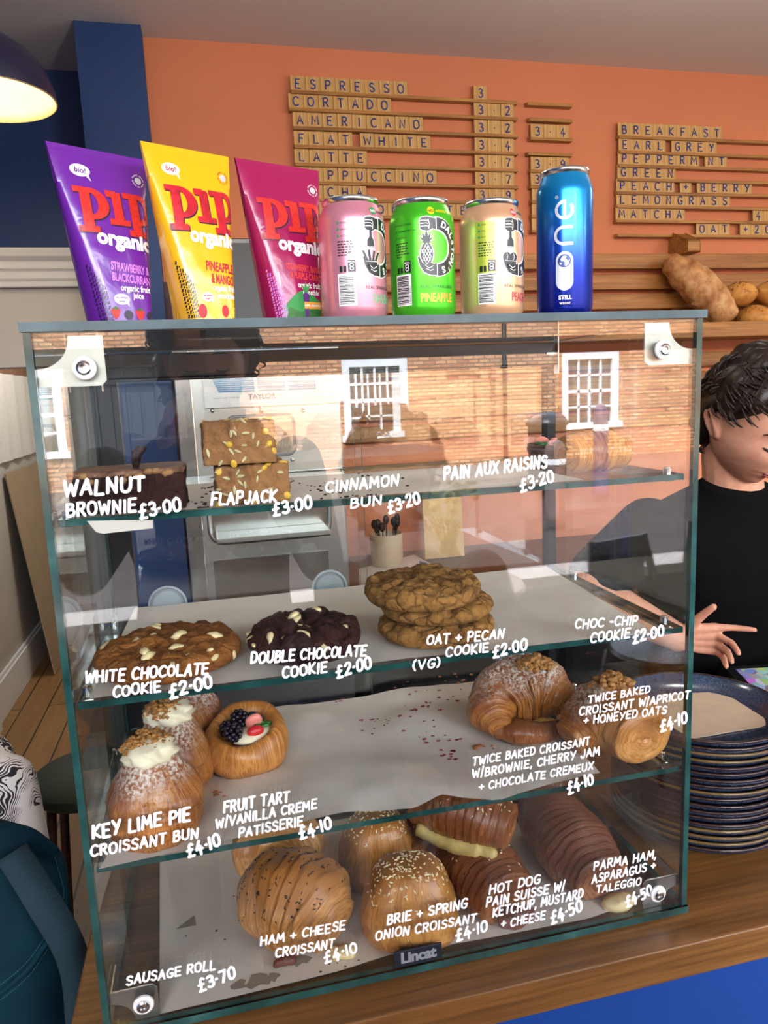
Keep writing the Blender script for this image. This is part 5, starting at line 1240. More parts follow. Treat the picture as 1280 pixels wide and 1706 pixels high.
def brie(label, x, y, w, d, h, seed, rz, n):
    t = thing('sesame_croissant', label, 'pastry', (x, y, Z0), rz, 'brie croissants')
    mb = MB(); dome(mb, (0, 0, 0), w, d, h, [(0, .80), (.03, .93), (.14, 1.0), (.3, .985), (.48, .92), (.64, .84), (.78, .75), (.88, .66), (.95, .55), (.985, .38), (1, .2), (1.005, .01)], 3.0, seed, amp=.07, layers=4, la=.02)
    b = mb.build('croissant_crust', 'crust_sheet', t, True)
    seeds('sesame_seeds', 'seed_sesame', t, scatter(b, lambda p, n: max(0, (p.z/h-.52))**1.6*3 if p.z > .5*h else .01, n, seed), .0020, seed)
    return t
brie('front sesame-topped golden croissant, directly above the maker plate', .312, .052, .053, .042, .080, 3, -.15, 230)
brie('rear sesame-topped golden croissant, behind the front sesame one', .301, .158, .048, .042, .075, 8, .1, 140)
def hot(label, spine, rs, seed, n_seed, cap=.12):
    t = thing('sausage_pastry', label, 'pastry', (0, 0, 0), 0, 'hot dog pastries')
    mb = MB(); roll(mb, spine, rs, 13, .05, Z0 if spine[0][2] < .06 else None, seed, nu=90, spiral=3.5, capd=cap, squash=.88); b = mb.build('pastry_crust', 'crust_brown', t, True)
    zt = max(v.co.z for v in b.data.vertices)
    seeds('mixed_seeds', 'seed_sesame', t, scatter(b, lambda p, n: (1 if nz(p, 45, seed) > .12 else .12) if n.z > .55 else 0, n_seed, seed), .0017, seed)
    seeds('dark_seeds', 'seed_black', t, scatter(b, lambda p, n: (1 if nz(p, 45, seed+4) > .15 else .1) if n.z > .5 else 0, n_seed//2, seed+1), .0015, seed)
    return t, b
t, b = hot('hot dog pastry at the front, its filled end towards the price writing', [(.392, .165, .036), (.405, .10, .038), (.420, .034, .034)], [.034, .042, .042, .036], 3, 60)
MB().ell((.424, .022, .020), (.022, .010, .013), 8, 14, 0, lambda d: 1+.25*noise.noise(d*2.2)).build('sausage_end', 'sausage', t, True)
hot('hot dog pastry underneath, behind and left of the front one', [(.352, .255, .034), (.352, .19, .034), (.358, .135, .032)], [.030, .038, .037, .030], 7, 30)
t, b = hot('hot dog pastry lying on top of the others, split open on a yellow filling', [(.352, .150, .098), (.392, .115, .101), (.440, .075, .092)], [.028, .037, .037, .028], 5, 70)
mb = MB(); mb.tube(spline([Vector(p) for p in ((.344, .126, .080), (.366, .104, .074), (.396, .078, .072), (.418, .058, .070))], 8), [.003]+[.011]*10+[.0125]*8+[.009]*5+[.003], 10); mb.v = [Vector((p.x+.002*nz(p, 80), p.y, p.z+.002*nz(p, 90))) for p in mb.v]
mb.build('yellow_filling', 'mustard_fill', t, True)
def parma(label, spine, rs, seed):
    t = thing('ham_pastry', label, 'pastry', (0, 0, 0), 0, 'parma ham pastries')
    mb = MB(); roll(mb, spine, rs, 15, .05, Z0, seed, nu=100, spiral=3.0, capd=.14, squash=.86); mb.build('pastry_crust', 'crust_parma', t, True); return t
t = parma('ribbed brown ham pastry at the right front, melted cheese at its end', [(.530, .175, .038), (.528, .10, .041), (.535, .036, .034)], [.038, .044, .045, .034], 4)
MB().ell((.548, .021, .012), (.021, .011, .010), 8, 16, 0, lambda d: 1+.3*noise.noise(d*2)).build('melted_cheese', 'cheese_melt', t, True)
parma('ribbed brown ham pastry at the back right of the case floor', [(.520, .272, .036), (.555, .245, .04), (.583, .225, .034)], [.032, .040, .040, .030], 9)
# ------------------------------------------------------------------ ice-cream machine behind the case
def mface(u, v): return aty(u, v, 1.0)
t = thing('ice_cream_machine', 'tall stainless soft-serve machine behind the left half of the case', 'machine', (0, 0, 0))
MX0, MX1 = .076, .432
MB().box((MX0, 1.0, -.60), (MX1, 1.62, .70)).build('cabinet', 'steel', t, bevel=.004)
MB().box((MX0+.06, 1.03, .701), (MX1-.06, 1.58, .93)).build('hopper_cover', 'black_plastic', t, bevel=.012)
MB().box((MX0-.001, .994, -.58), (MX0+.034, .9995, .695)).build('side_trim', 'steel_bright', t, bevel=.002)
MB().box((MX0+.02, 1.02, FL), (MX1-.02, 1.6, -.601)).build('plinth', 'black_plastic', t)
x0, x1 = mface(340, 640).x, MX1-.004; z1, z0 = mface(400, 606).z, mface(400, 676).z
hp = [(x0, z0), (x1, z0), (x1, z1-.018), (x1-.006, z1-.006), (x1-.018, z1), (x0+.018, z1), (x0+.006, z1-.006), (x0, z1-.018)]
hd = MB().poly(hp, (.988, .9995)).build('header_panel', 'white_plastic', t, bevel=.002)
s = NT('stripe_blue'); s.done(s.ramp(s.n('SeparateXYZ', Vector=s.coord('Generated')).outputs[2], [(0, srgb('#2c7fb4')), (1, srgb('#b9d5e6'))]).outputs[0], .4)
st = MB(); W3 = x1-x0
for k in range(9):
    zz_ = z0+.030+k*.0043
    for a, b in ((.05+k*-.0, .36), (.385, .59), (.615, .82)):
        ww = .0 if a > .06 else (8-k)*.006
        st.box((x0+W3*(a+ww), .9872, zz_), (x0+W3*b, .9881, zz_+.0028))
st.build('panel_stripes', 'stripe_blue', hd)
decal('maker_lettering', [font_mesh('TAYLOR', .0155, .0002, 'CENTER', 1.0), move(font_mesh('MANUFACTURED BY', .0045, 0, 'CENTER', 1.4), -.075, .003)], lambda u, v: Vector((mface(436, 662).x+u, .9874, mface(436, 664).z+v)), plain('print_slate', '#4a6a84', .5), hd)
c = mface(435, 617); MB().lathe([(0, -.004), (.005, -.003), (.006, 0)], 16, (c.x, .987, c.z), axis='y').build('indicator_light', 'print_orange', hd, True)
def rrect(x0, z0, x1, z1, r, n=6):
    out = []
    for cx_, cz_, a in ((x1-r, z1-r, 0), (x0+r, z1-r, PI/2), (x0+r, z0+r, PI), (x1-r, z0+r, 1.5*PI)):
        out += [(cx_+r*math.cos(a+PI/2*i/n), cz_+r*math.sin(a+PI/2*i/n)) for i in range(n+1)]
    return out
a, b = mface(383, 762), mface(488, 690)
MB().tube([(x, .997, z) for x, z in rrect(a.x, a.z, b.x, b.z, .016)], .0042, 8, closed=True).build('door_seal', 'grey_plastic', t, True)
MB().poly(rrect(a.x, a.z, b.x, b.z, .016), (.994, .9995)).build('dispensing_door', 'steel_bright', t)
for u, v in ((354, 684), (435, 684), (475, 722), (487, 766), (505, 684)):
    c = mface(u, v); MB().lathe([(0, -.006), (.004, -.006), (.005, -.002), (.005, 0)], 14, (c.x, 1.0, c.z), axis='y').build('screw', 'steel_bright', t, True)
MB().tube([(mface(435, 676).x, .985, mface(435, 676).z), (mface(435, 690).x, .985, mface(435, 690).z)], .004, 10).build('draw_handle', 'steel_bright', t, True)
a, b = mface(352, 905), mface(545, 800)
MB().poly(rrect(a.x, a.z, b.x, b.z, .03), (.9935, .9995)).build('splash_panel', 'steel_bright', t)
MB().tube([(x, .993, z) for x, z in rrect(a.x, a.z, b.x, b.z, .03)], .0055, 8, closed=True).build('splash_rim', 'steel', t, True)
MB().box((a.x+.012, .90, a.z+.014), (b.x-.012, .993, a.z+.026)).build('drip_tray', 'steel', t, bevel=.003)
MB().box((MX0+.05, .9965, mface(450, 1000).z), (mface(548, 940).x, .9995, mface(450, 925).z)).build('lower_panel', 'steel_bright', t, bevel=.001)
# ------------------------------------------------------------------ things on the back counter
BZ = .035
for o in list(COL.objects):
    if o.name == 'back_counter': o.location.z = BZ
pc = aty(645, 932, 1.62)
s = NT('pot_clay'); s.done(srgb('#c3a888'), .65)
t = thing('utensil_pot', 'ribbed beige pot full of dark spoons on the back counter', 'pot', (pc.x, 1.62, BZ))
rows = []
for r, z in [(0, .0), (.046, 0), (.05, .004), (.0515, .03), (.053, .09), (.054, .104), (.051, .105), (.049, .1), (.047, .01), (0, .01)]:
    rows.append([(r*(1+(.012*math.cos(24*a) if .004 < z < .06 and r > .0505 else 0))*math.cos(a), r*(1+(.012*math.cos(24*a) if .004 < z < .06 and r > .0505 else 0))*math.sin(a), z) for a in [2*PI*j/96 for j in range(96)]])
MB().grid(rows, False, True).build('pot_body', 'pot_clay', t, True, angle=50)
rr = random.Random(2)
for k in range(9):
    a = rr.uniform(0, 2*PI); b_ = (.02*math.cos(a), .02*math.sin(a), .012); e = (.038*math.cos(a), .036*math.sin(a), .135+rr.uniform(-.015, .02))
    u_ = thing('spoon', 'dark metal spoons standing in the ribbed beige pot', 'spoon', (pc.x, 1.62, BZ), 0, 'spoons in the pot')
    MB().tube([b_, e], .0022, 6).build('handle', 'dark_metal', u_, True); MB().ell(e, (.010, .008, .016), 6, 10).build('bowl', 'dark_metal', u_, True)
q = [atz(u, v, BZ+.001) for u, v in ((598, 948), (690, 924), (762, 962), (600, 985))]
tag(MB().poly([(p.x, min(1.78, p.y)) for p in q], (BZ, BZ+.0012), 'z').build('paper_sheet', 'liner_paper'), 'white paper sheet lying on the back counter beside the spoon pot', 'paper')
plain('pen_blue', '#1c2f9a', .3)
a = atz(700, 936, BZ+.005); b = atz(735, 950, BZ+.005); t = thing('pen', 'blue pen lying on the paper on the back counter', 'pen', (0, 0, 0))
MB().tube([a, a.lerp(b, .45)], .004, 8).build('cap', 'pen_blue', t, True); MB().tube([a.lerp(b, .452), a.lerp(b, .95), b], [.0035, .0035, .001], 8).build('barrel', 'white_plastic', t, True)
plain('board_wood', '#c59a55', .55, var=.12, scale=14)
c = aty(745, 950, 1.60)
tag(MB().poly([(0, 0), (.13, 0), (.15, .25), (.02, .25)], (-.009, .009)).build('wooden_board', 'board_wood', None, bevel=.003, loc=(c.x-.06, 1.64, BZ+.003), rot=(-.35, 0, 0)), 'pale wooden board leaning up beside the spoon pot', 'board')

# ------------------------------------------------------------------ bread on the rack
def bread_mat(name, a, b, c_, flour):
    s = NT(name); n1 = s.noise(s.coord(), 24, 5, .6); n2 = s.noise(s.coord(), 55, 3); r = s.ramp(n1.outputs[0], [(.32, srgb(a)), (.5, srgb(b)), (.66, srgb(c_)), (.8, srgb(flour))])
    s.done(r.outputs[0], .6, 0, s.bump(n2.outputs[0], .4, .004).outputs[0])
bread_mat('loaf_crust', '#8f5a2e', '#b98450', '#d0a878', '#ead9ba'); bread_mat('roll_crust', '#a86c2c', '#c78a3f', '#d8a457', '#e4bd7c')
a = Vector((1.745, 1.712, .985)); b = Vector((1.91, 1.634, .797))
t = thing('bread_loaf', 'long scored bread loaf leaning in the rack', 'bread', (0, 0, 0))
mb = MB(); roll(mb, [a, a.lerp(b, .5)+Vector((.004, -.008, .006)), b], [.040, .058, .063, .060, .046], 4, .10, None, 3, nu=60, spiral=.5, capd=.5, squash=.92, lumps=.03, tilt=.5); mb.build('loaf', 'loaf_crust', t, True)
plain('poppy', '#2a2622', .7, var=.4)
for k, (x, y, z, r) in enumerate(((2.005, 1.69, .877, .062), (2.055, 1.665, .791, .066), (2.135, 1.69, .879, .062), (2.19, 1.665, .790, .065))):
    t = thing('seeded_roll', ('round seeded roll resting highest beside the loaf', 'round seeded roll low on the shelf beside the loaf', 'seeded roll at the back, furthest along the rack in view', 'seeded roll at the cut edge of the rack view')[k], 'bread', (x, y, z), k*.8, 'seeded rolls')
    b_ = MB().ell((0, 0, 0), (r, r*.9, r*.68), 24, 36, 0, lambda d: 1+.07*noise.noise(d*1.7+Vector((k*4., 0, 0)))).build('roll_crust', 'roll_crust', t, True)
    seeds('poppy_seeds', 'poppy', t, scatter(b_, lambda p, n: 1 if nz(p, 30, k) > .05 and n.z > .1 else 0, 150, k), .0022, k)

# ------------------------------------------------------------------ plates on the counter
s = NT('plate_glaze'); n = s.noise(s.coord(), 420, 2, .8); n2 = s.noise(s.coord(), 9, 3)
f = s.math('ADD', s.math('MULTIPLY', n.outputs[0], .6), s.math('MULTIPLY', n2.outputs[0], .4))
s.done(s.ramp(f.outputs[0], [(.38, srgb('#141c2c')), (.52, srgb('#27364f')), (.66, srgb('#4a5a70'))]).outputs[0], .16, 0, None, .6)
plain('rim_brown', '#2a1610', .2, var=.3, scale=40); plain('rim_gold', '#5f4822', .2, var=.3, scale=40)
PR = .112
def plate(rimmat):
    t = thing('dinner_plate', 'blue plate', 'plate', (0, 0, 0), 0, 'stacked blue glazed plates')
    pr = [(0, .001), (.068, .001), (.07, .0), (.074, .001), (.080, .004), (.100, .0085), (.110, .0155), (.1115, .019)]
    inn = [(.1085, .0205), (.104, .0155), (.094, .0095), (.076, .0055), (.066, .0045), (0, .0045)]
    MB().lathe(pr, 72).lathe(inn, 72).build('plate_body', 'plate_glaze', t, True, angle=70)
    MB().lathe([(.1115, .0188), (.1118, .0205), (.1105, .0217), (.1085, .0214), (.1080, .0203)], 72).build('glazed_rim', rimmat, t, True)
    return t
PCX, PCY, NP = .748, .160, 18; pitch = (.163-.0217)/(NP-1)
pa, pb = plate('rim_brown'), plate('rim_gold')
rr = random.Random(6); used = [0, 0]
ORDL = ORD+['fourteenth', 'fifteenth', 'sixteenth', 'seventeenth']
for k in range(NP):
    src = 1 if rr.random() < .5 else 0; z = .0004+k*pitch; loc = (PCX+rr.uniform(-.0012, .0012), PCY+rr.uniform(-.0012, .0012), z)
    n_ = NP-1-k; lb = 'blue plate with a %s rim, %s in the stack' % (('brown', 'gold')[src], 'topmost' if n_ == 0 else ('lowest' if k == 0 else ORDL[n_]+' from the top'))
    o = (pa, pb)[src]
    if used[src]: o = dup(o, loc, rr.uniform(0, 6), lb)
    else: used[src] = 1; o.location = loc; o['label'] = lb
zt = .0004+(NP-1)*pitch
tag(MB().poly([(-.05, -.066), (.072, -.05), (.066, .058), (-.02, .066), (-.066, .02)], (.0, .0012), 'z').build('napkin', plain('napkin_kraft', '#b7a086', .8), None, loc=(PCX+.004, PCY+.002, zt+.0052), rot=(0, 0, -.12)), 'brown paper napkin on the topmost plate of the stack', 'napkin')
# card terminal
p = atz(1188, 1128, .0)
t = thing('card_terminal', 'black card terminal with a colourful screen in front of the person', 'terminal', (1.035, .43, .0), -.2)
MB().poly([(-.06, .001), (.08, .001), (.08, .05), (-.06, .03)], (-.0, .17), 'x').build('case_body', 'black_plastic', t, bevel=.006)
s = NT('screen'); vo = s.n('TexVoronoi', Vector=s.coord(scale=(1, 1, 1)), Scale=70.0); s.done(s.mix(.55, vo.outputs['Color'], (.2, .2, .22, 1)).outputs[0], .2)
MB().box((.02, -.05, 0), (.09, .06, .001)).build('screen', 'screen', t, loc=(0, 0, .0395), rot=(.142, 0, 0))

# ------------------------------------------------------------------ people
s = NT('skin'); n = s.noise(s.coord(), 60, 3); r = s.ramp(n.outputs[0], [(.3, srgb('#c48a6e')), (.7, srgb('#d39c80'))])
s.done(r.outputs[0], .5, 0, s.bump(n.outputs[0], .05, .002).outputs[0], .35, Subsurface_Weight=.12, Subsurface_Scale=.01)
s = NT('hair_dark'); n = s.noise(s.coord(scale=(6, 6, 90)), 3, 4); s.done(s.ramp(n.outputs[0], [(.3, srgb('#120c09')), (.7, srgb('#33231a'))]).outputs[0], .42, 0, None, .4)
plain('tshirt_black', '#070708', .95, var=.2, scale=60, bump=.1, spec=.1); plain('lip', '#a55a52', .45); plain('lash', '#1a120e', .6); plain('denim', '#27344c', .85, bump=.2, scale=80); plain('shoe_dark', '#1c1a1a', .5); plain('jumper_grey', '#2a2d33', .9, bump=.2, scale=80)
def gs(d, c, w): return math.exp(-(((d.x-c[0])/w[0])**2+((d.y-c[1])/w[1])**2+((d.z-c[2])/w[2])**2))
def head_point(d):
    """skull and face in one skin; the face looks towards -y"""
    x, y, z = d.x*.074, d.y*.094, d.z*.116
    if d.z < 0:
        t_ = -d.z; x *= 1-.34*t_**2.2; y = y*(1-.20*t_**2) if y < 0 else y*(1-.52*t_**1.3); y -= .010*t_
    if d.y < 0: x *= 1-.06*d.y*d.y
    p = Vector((x, y, z)); f = -1
    def push(c, w, a): 
        nonlocal p
        k = math.exp(-((p.x-c[0])/w[0])**2-((p.z-c[1])/w[1])**2)*(1 if d.y < .1 else 0); p = p+Vector((0, f*a*k, 0))
    push((0, -.026), (.012, .016), .019); push((0, -.008), (.008, .022), .010); push((.013, -.031), (.007, .007), .006); push((-.013, -.031), (.007, .007), .006)
    push((0, .026), (.05, .010), .004)
    for sx in (-1, 1):
        push((sx*.031, .004), (.016, .012), -.009); push((sx*.031, .003), (.011, .0075), .0065); push((sx*.044, -.026), (.022, .02), .005)
    push((0, -.056), (.022, .006), .0052); push((0, -.0625), (.026, .0022), -.003); push((0, -.068), (.018, .006), .0052); push((0, -.097), (.02, .013), .008)
    return p
def head_mesh(mb, M, ear=True):
    rows = []; nu, nv = 72, 96
    for i in range(nu+1):
        t_ = PI*i/nu; row = []
        for j in range(nv):
            a = 2*PI*j/nv+.01; d = Vector((math.sin(t_)*math.sin(a), -math.sin(t_)*math.cos(a), -math.cos(t_))); row.append(M @ head_point(d))
        rows.append(row)
    mb.grid(rows, False, True)
    for sx in (-1, 1):
        o = len(mb.v); pts = [(sx*.0705, .004, -.028), (sx*.076, .0, -.018), (sx*.082, .008, .0), (sx*.085, .020, .016), (sx*.082, .030, .020), (sx*.083, .033, .006), (sx*.079, .022, -.012), (sx*.072, .008, -.028)]
        mb.tube([M @ Vector(p) for p in spline([Vector(q) for q in pts], 4)], .0048, 8)
        e = MB().ell((sx*.074, .014, -.002), (.006, .013, .022), 8, 12); mb.add([M @ p for p in e.v], e.f)
def hair_mesh(mb, M, seed=0, vol=.016, length=.0, line=.052):
    def cover(d, p):
        # hairline: forehead high in front, over the ears at the side, down the nape behind
        h = line if d.y < -.55 else (line-.038*min(1, (d.y+.55)/.4) if d.y < .22 else line-.038-.105*min(1, (d.y-.22)/.3)-length)
        return max(0, min(1, (p.z-h)/.018))
    rows = []; nu, nv = 60, 96; cov = []
    for i in range(nu+1):
        t_ = PI*i/nu; row = []; cr = []
        for j in range(nv):
            a = 2*PI*j/nv; d = Vector((math.sin(t_)*math.sin(a), -math.sin(t_)*math.cos(a), -math.cos(t_))); p = head_point(d); c = cover(d, p)
            st = .35*noise.noise(Vector((a*9, t_*2.5, seed)))+.5*noise.noise(d*3+Vector((seed, 0, 0)))+.22*noise.noise(Vector((a*26, t_*4, seed+5)))
            k = vol*(1.0+.5*max(0, d.z))*(1+st); row.append(M @ (p+d*(k*c-.004*(1-c)))); cr.append(c)
        rows.append(row); cov.append(cr)
    o = len(mb.v)
    for r in rows: mb.v += [Vector(p) for p in r]
    for i in range(nu):
        for j in range(nv):
            if max(cov[i][j], cov[i+1][j], cov[i][(j+1) % nv], cov[i+1][(j+1) % nv]) > 0:
                mb.f.append((o+i*nv+j, o+i*nv+(j+1) % nv, o+(i+1)*nv+(j+1) % nv, o+(i+1)*nv+j)); mb.m.append(0)
    rg = random.Random(seed+40)
    for k in range(620):   # loose locks
        while True:
            d = Vector((rg.gauss(0, 1), rg.gauss(0, 1), rg.gauss(.5, 1))).normalized(); p = head_point(d)
            if cover(d, p) > .93: break
        fl = (Vector((rg.uniform(-.5, .5), -.9 if d.y < .3 else .2, -.35 if d.z < .6 else .1))); fl = (fl-d*fl.dot(d)).normalized()
        L = rg.uniform(.02, .042); q = [p+d*vol*.9, p+d*vol*1.3+fl*L*.4, p+d*vol*1.22+fl*L*.8, p+d*vol*1.0+fl*L*1.05-d*.25*L]
        mb.tube([M @ w for w in spline(q, 3)], [.0012, .002, .0024, .0024, .0022, .002, .0018, .0014, .001, .0005], 5)
def hand(mb, W_, D, N, S, curls, sc=1.0, thumb=.5):
    """palm with four unequal jointed fingers and a thumb off its side; D to the fingers, N out of the palm, S to the thumb"""
    D = Vector(D).normalized(); N = Vector(N); N = (N-D*N.dot(D)).normalized(); S_ = D.cross(N); S = S_ if S_.dot(Vector(S)) > 0 else -S_; W_ = Vector(W_); k = sc
    def limb(a, b, r0, r1): mb.tube([a+(b-a)*t for t in (-.05, .2, .5, .8, 1.05)], [r0*.92, r0, (r0+r1)/2, r1, r1*.8], 10); mb.ell(b, (r1, r1, r1), 6, 10)
    for q in (-.75, -.25, .25, .75): mb.tube([W_+S*q*.020*k, W_+D*.045*k+S*q*.036*k, W_+D*.085*k+S*q*.044*k], [.014*k, .0138*k, .0115*k], 10); mb.ell(W_+D*.086*k+S*q*.044*k, (.0108*k,)*3, 6, 10)
    for q, L, c in zip((.75, .25, -.25, -.75), ((.040, .024, .020), (.044, .028, .021), (.041, .026, .020), (.032, .019, .018)), curls):
        p = W_+D*.086*k+S*q*.044*k; d = (D+S*q*.10).normalized(); r = .0096*k
        for i, l in enumerate(L):
            a = c*(.85, 1.1, .7)[i]; d = (d*math.cos(a)+N*math.sin(a)).normalized(); e = p+d*l*k; limb(p, e, r, r*.88); p = e; r *= .88
    p = W_+D*.022*k+S*.026*k; d = (D*.55+S*.85+N*.25).normalized()
    for i, (l, r) in enumerate(((.040, .0135), (.031, .0112), (.026, .0098))):
        e = p+d*l*k; limb(p, e, r*k, r*.9*k); p = e; d = (d*math.cos(thumb*.7)+(D*.7+N*.5).normalized()*math.sin(thumb*.7)).normalized()
def chain(mb, pts, rs, n=16, k=6, flat=1.0):
    L = spline([Vector(p) for p in pts], k); m_ = len(pts)-1; rad = []
    for i in range(len(L)):
        x = i/(len(L)-1)*m_; a = min(int(x), m_-1); f = x-a; rad.append(rs[a]*(1-f)+rs[a+1]*f)
    mb.tube(L, rad, n); mb.ell(L[0], (rad[0],)*3, 8, 12); mb.ell(L[-1], (rad[-1],)*3, 8, 12)
def fuse(o, voxel, smooth=4, fac=.5):
    r = o.modifiers.new('fuse', 'REMESH'); r.mode = 'VOXEL'; r.voxel_size = voxel; r.use_smooth_shade = True
    if smooth: q = o.modifiers.new('relax', 'SMOOTH'); q.iterations = smooth; q.factor = fac
def torso(mb, neck, pelvis, shl, shr, wide=1.0, depth=.105):
    neck, pelvis, shl, shr = (Vector(p) for p in (neck, pelvis, shl, shr)); side = (shl-shr).normalized(); upv = (neck-pelvis).normalized(); fw = side.cross(upv).normalized(); half = (shl-shr).length/2; rows = []
    mid = (shl+shr)/2
    for t_, w, d_ in ((-.02, .02, .02), (0, .80, .9), (.12, .86, .98), (.3, .80, .95), (.5, .80, .98), (.68, .90, 1.08), (.8, .98, 1.02), (.88, .98, .86), (.94, .74, .70), (1.0, .42, .60), (1.035, .33, .52), (1.05, .02, .02)):
        c = pelvis.lerp(neck, t_) if t_ < .6 else pelvis.lerp(neck, t_).lerp(mid+upv*((t_-.86)*(neck-pelvis).length), .5); row = []
        for j in range(28):
            a = 2*PI*j/28; ca, sa = math.cos(a), math.sin(a); row.append(c+side*half*w*wide*math.copysign(abs(ca)**.8, ca)+fw*depth*d_*math.copysign(abs(sa)**.9, sa))
        rows.append(row)
    mb.grid(rows, False, True)
def person(label, J, rz, pitch, roll_=0.0, top='tshirt_black', sleeve='short', legs='denim', hair=None, vox=.0034, loc=(0, 0, 0), group=None):
    t = thing('person', label, 'person', loc, 0, group); base = Vector(loc)
    J = {k: Vector(v)-base for k, v in J.items() if k not in ('handR', 'handL')} | {k: v for k, v in J.items() if k in ('handR', 'handL')}
    M = Matrix.Translation(J['head']) @ Matrix.Rotation(rz, 4, 'Z') @ Matrix.Rotation(roll_, 4, 'Y') @ Matrix.Rotation(pitch, 4, 'X')
    sk = MB(); head_mesh(sk, M); hb = M @ Vector((0, .028, -.06))
    chain(sk, [M @ Vector((0, .022, -.035)), hb, J['neck']+Vector((0, 0, .0)), J['neck']-Vector((0, 0, .05))], [.052, .052, .056, .066])
    torso(sk, J['neck']-Vector((0, 0, .05)), J['pelvis'], J['shL'], J['shR'], .72, .075)
    for sd in 'LR':
        if 'el'+sd in J:
            chain(sk, [J['sh'+sd], J['sh'+sd].lerp(J['el'+sd], .5), J['el'+sd]], [.044, .043, .037]); chain(sk, [J['el'+sd], J['el'+sd].lerp(J['wr'+sd], .35), J['wr'+sd]], [.037, .037, .025])
            if 'hand'+sd in J: hand(sk, J['wr'+sd], *J['hand'+sd])
        if 'kn'+sd in J: chain(sk, [J['hip'+sd], J['kn'+sd], J['an'+sd]], [.065, .045, .032])
    b = sk.build('body', 'skin', t, True); fuse(b, vox, 3, .4)
    sh = MB(); torso(sh, J['neck']-Vector((0, 0, .012)), J['pelvis'], J['shL'], J['shR'], 1.06, .118)
    for sd in 'LR':
        if 'el'+sd in J:
            e = J['el'+sd]; s0 = J['sh'+sd]
            if sleeve == 'short': chain(sh, [s0, s0.lerp(e, .4), s0.lerp(e, .78)], [.058, .057, .056])
            else: chain(sh, [s0, s0.lerp(e, .5), e], [.060, .056, .048]); chain(sh, [e, e.lerp(J['wr'+sd], .5), e.lerp(J['wr'+sd], .97)], [.048, .045, .036])
        else: sh.ell(J['sh'+sd], (.066,)*3, 10, 14)
    s_ = sh.build('shirt', top, t, True); fuse(s_, vox*1.7, 6, .5)
    if 'knL' in J:
        lg = MB()
        for sd in 'LR': chain(lg, [J['pelvis'].lerp(J['hip'+sd], .8), J['hip'+sd], J['kn'+sd], J['an'+sd]], [.10, .094, .066, .052])
        l_ = lg.build('trousers', legs, t, True); fuse(l_, vox*2, 6, .5)
        for sd in 'LR':
            a = J['an'+sd]; f = Matrix.Rotation(rz, 3, 'Z') @ Vector((0, -1, 0)); mb = MB(); chain(mb, [a+Vector((0, 0, -.03))-f*.03, a+Vector((0, 0, -.045))+f*.06, a+Vector((0, 0, -.055))+f*.15], [.042, .040, .03]); mb.build('shoe', 'shoe_dark', t, True)
    hm = MB(); hair_mesh(hm, M, *(hair or ())); hm.build('hair', 'hair_dark', t, True, fix=False)
    lp = MB()
    def skinpt(x, z, off): 
        best = None; d = Vector((x/.074, -1, z/.116)); lo, hi = 0, 0
        dd = Vector((x/.072, 0, z/.116)); yy = -math.sqrt(max(0, 1-dd.x**2-dd.z**2)); p = head_point(Vector((dd.x, yy, dd.z)).normalized()); return M @ (p+Vector((0, -off, 0)))
    for sx in (-1, 1):
        lp.tube([skinpt(sx*(.017+.028*q), -.0035-.004*math.sin(PI*q), .0024) for q in [i/8 for i in range(9)]], [.001, .0018, .0021, .0023, .0023, .0023, .0022, .002, .001], 6)
    lp.build('eyelashes', 'lash', t, True)
    br = MB()
    for sx in (-1, 1): br.tube([skinpt(sx*(.012+.038*q), .026+.006*math.sin(PI*min(1, q*.7))-.012*q*q, .0022) for q in [i/8 for i in range(9)]], [.001, .0022, .0028, .003, .0028, .0025, .002, .0014, .0007], 6)
    br.build('eyebrows', 'hair_dark', t, True)
    mo = MB()
    mo.tube([skinpt(x*.021, -.0575-.002*abs(x), .0012) for x in [i/6-1 for i in range(13)]], [.0006, .0016, .0024, .0028, .0031, .003, .0026, .003, .0031, .0028, .0024, .0016, .0006], 8)
    mo.tube([skinpt(x*.019, -.0665+.003*abs(x)**2, .0012) for x in [i/6-1 for i in range(13)]], [.0006, .0018, .0028, .0034, .0038, .004, .004, .004, .0038, .0034, .0028, .0018, .0006], 8)
    mo.build('lips', 'lip', t, True)
    return t
HD = aty(1256, 700, .50)
J = dict(head=HD, neck=aty(1222, 822, .575), pelvis=(1.20, .74, -.12), shR=aty(1080, 880, .55), shL=(1.33, .56, .31), elR=aty(975, 985, .47), wrR=aty(1130, 1062, .43), elL=(1.44, .42, .12), wrL=(1.27, .33, .08), hipL=(1.28, .73, -.15), hipR=(1.10, .72, -.15), knL=(1.28, .70, -.52), knR=(1.10, .70, -.52), anL=(1.28, .74, FL+.085), anR=(1.10, .74, FL+.085))
J['handR'] = ((.80, -.5, .02), (-.5, -.8, -.2), (0, 0, 1), (.12, .95, 1.15, 1.25), .70, .1)
J['handL'] = ((-.9, -.1, -.3), (0, .3, -1), (0, .6, .4), (.4, .5, .55, .6), .92, .4)
person('person with short dark hair in a black t-shirt behind the counter, looking down', J, math.radians(6), math.radians(30), math.radians(-4), 'tshirt_black', 'short', 'tshirt_black', (3, .016, .0, .05), .0026, (1.17, .66, FL))
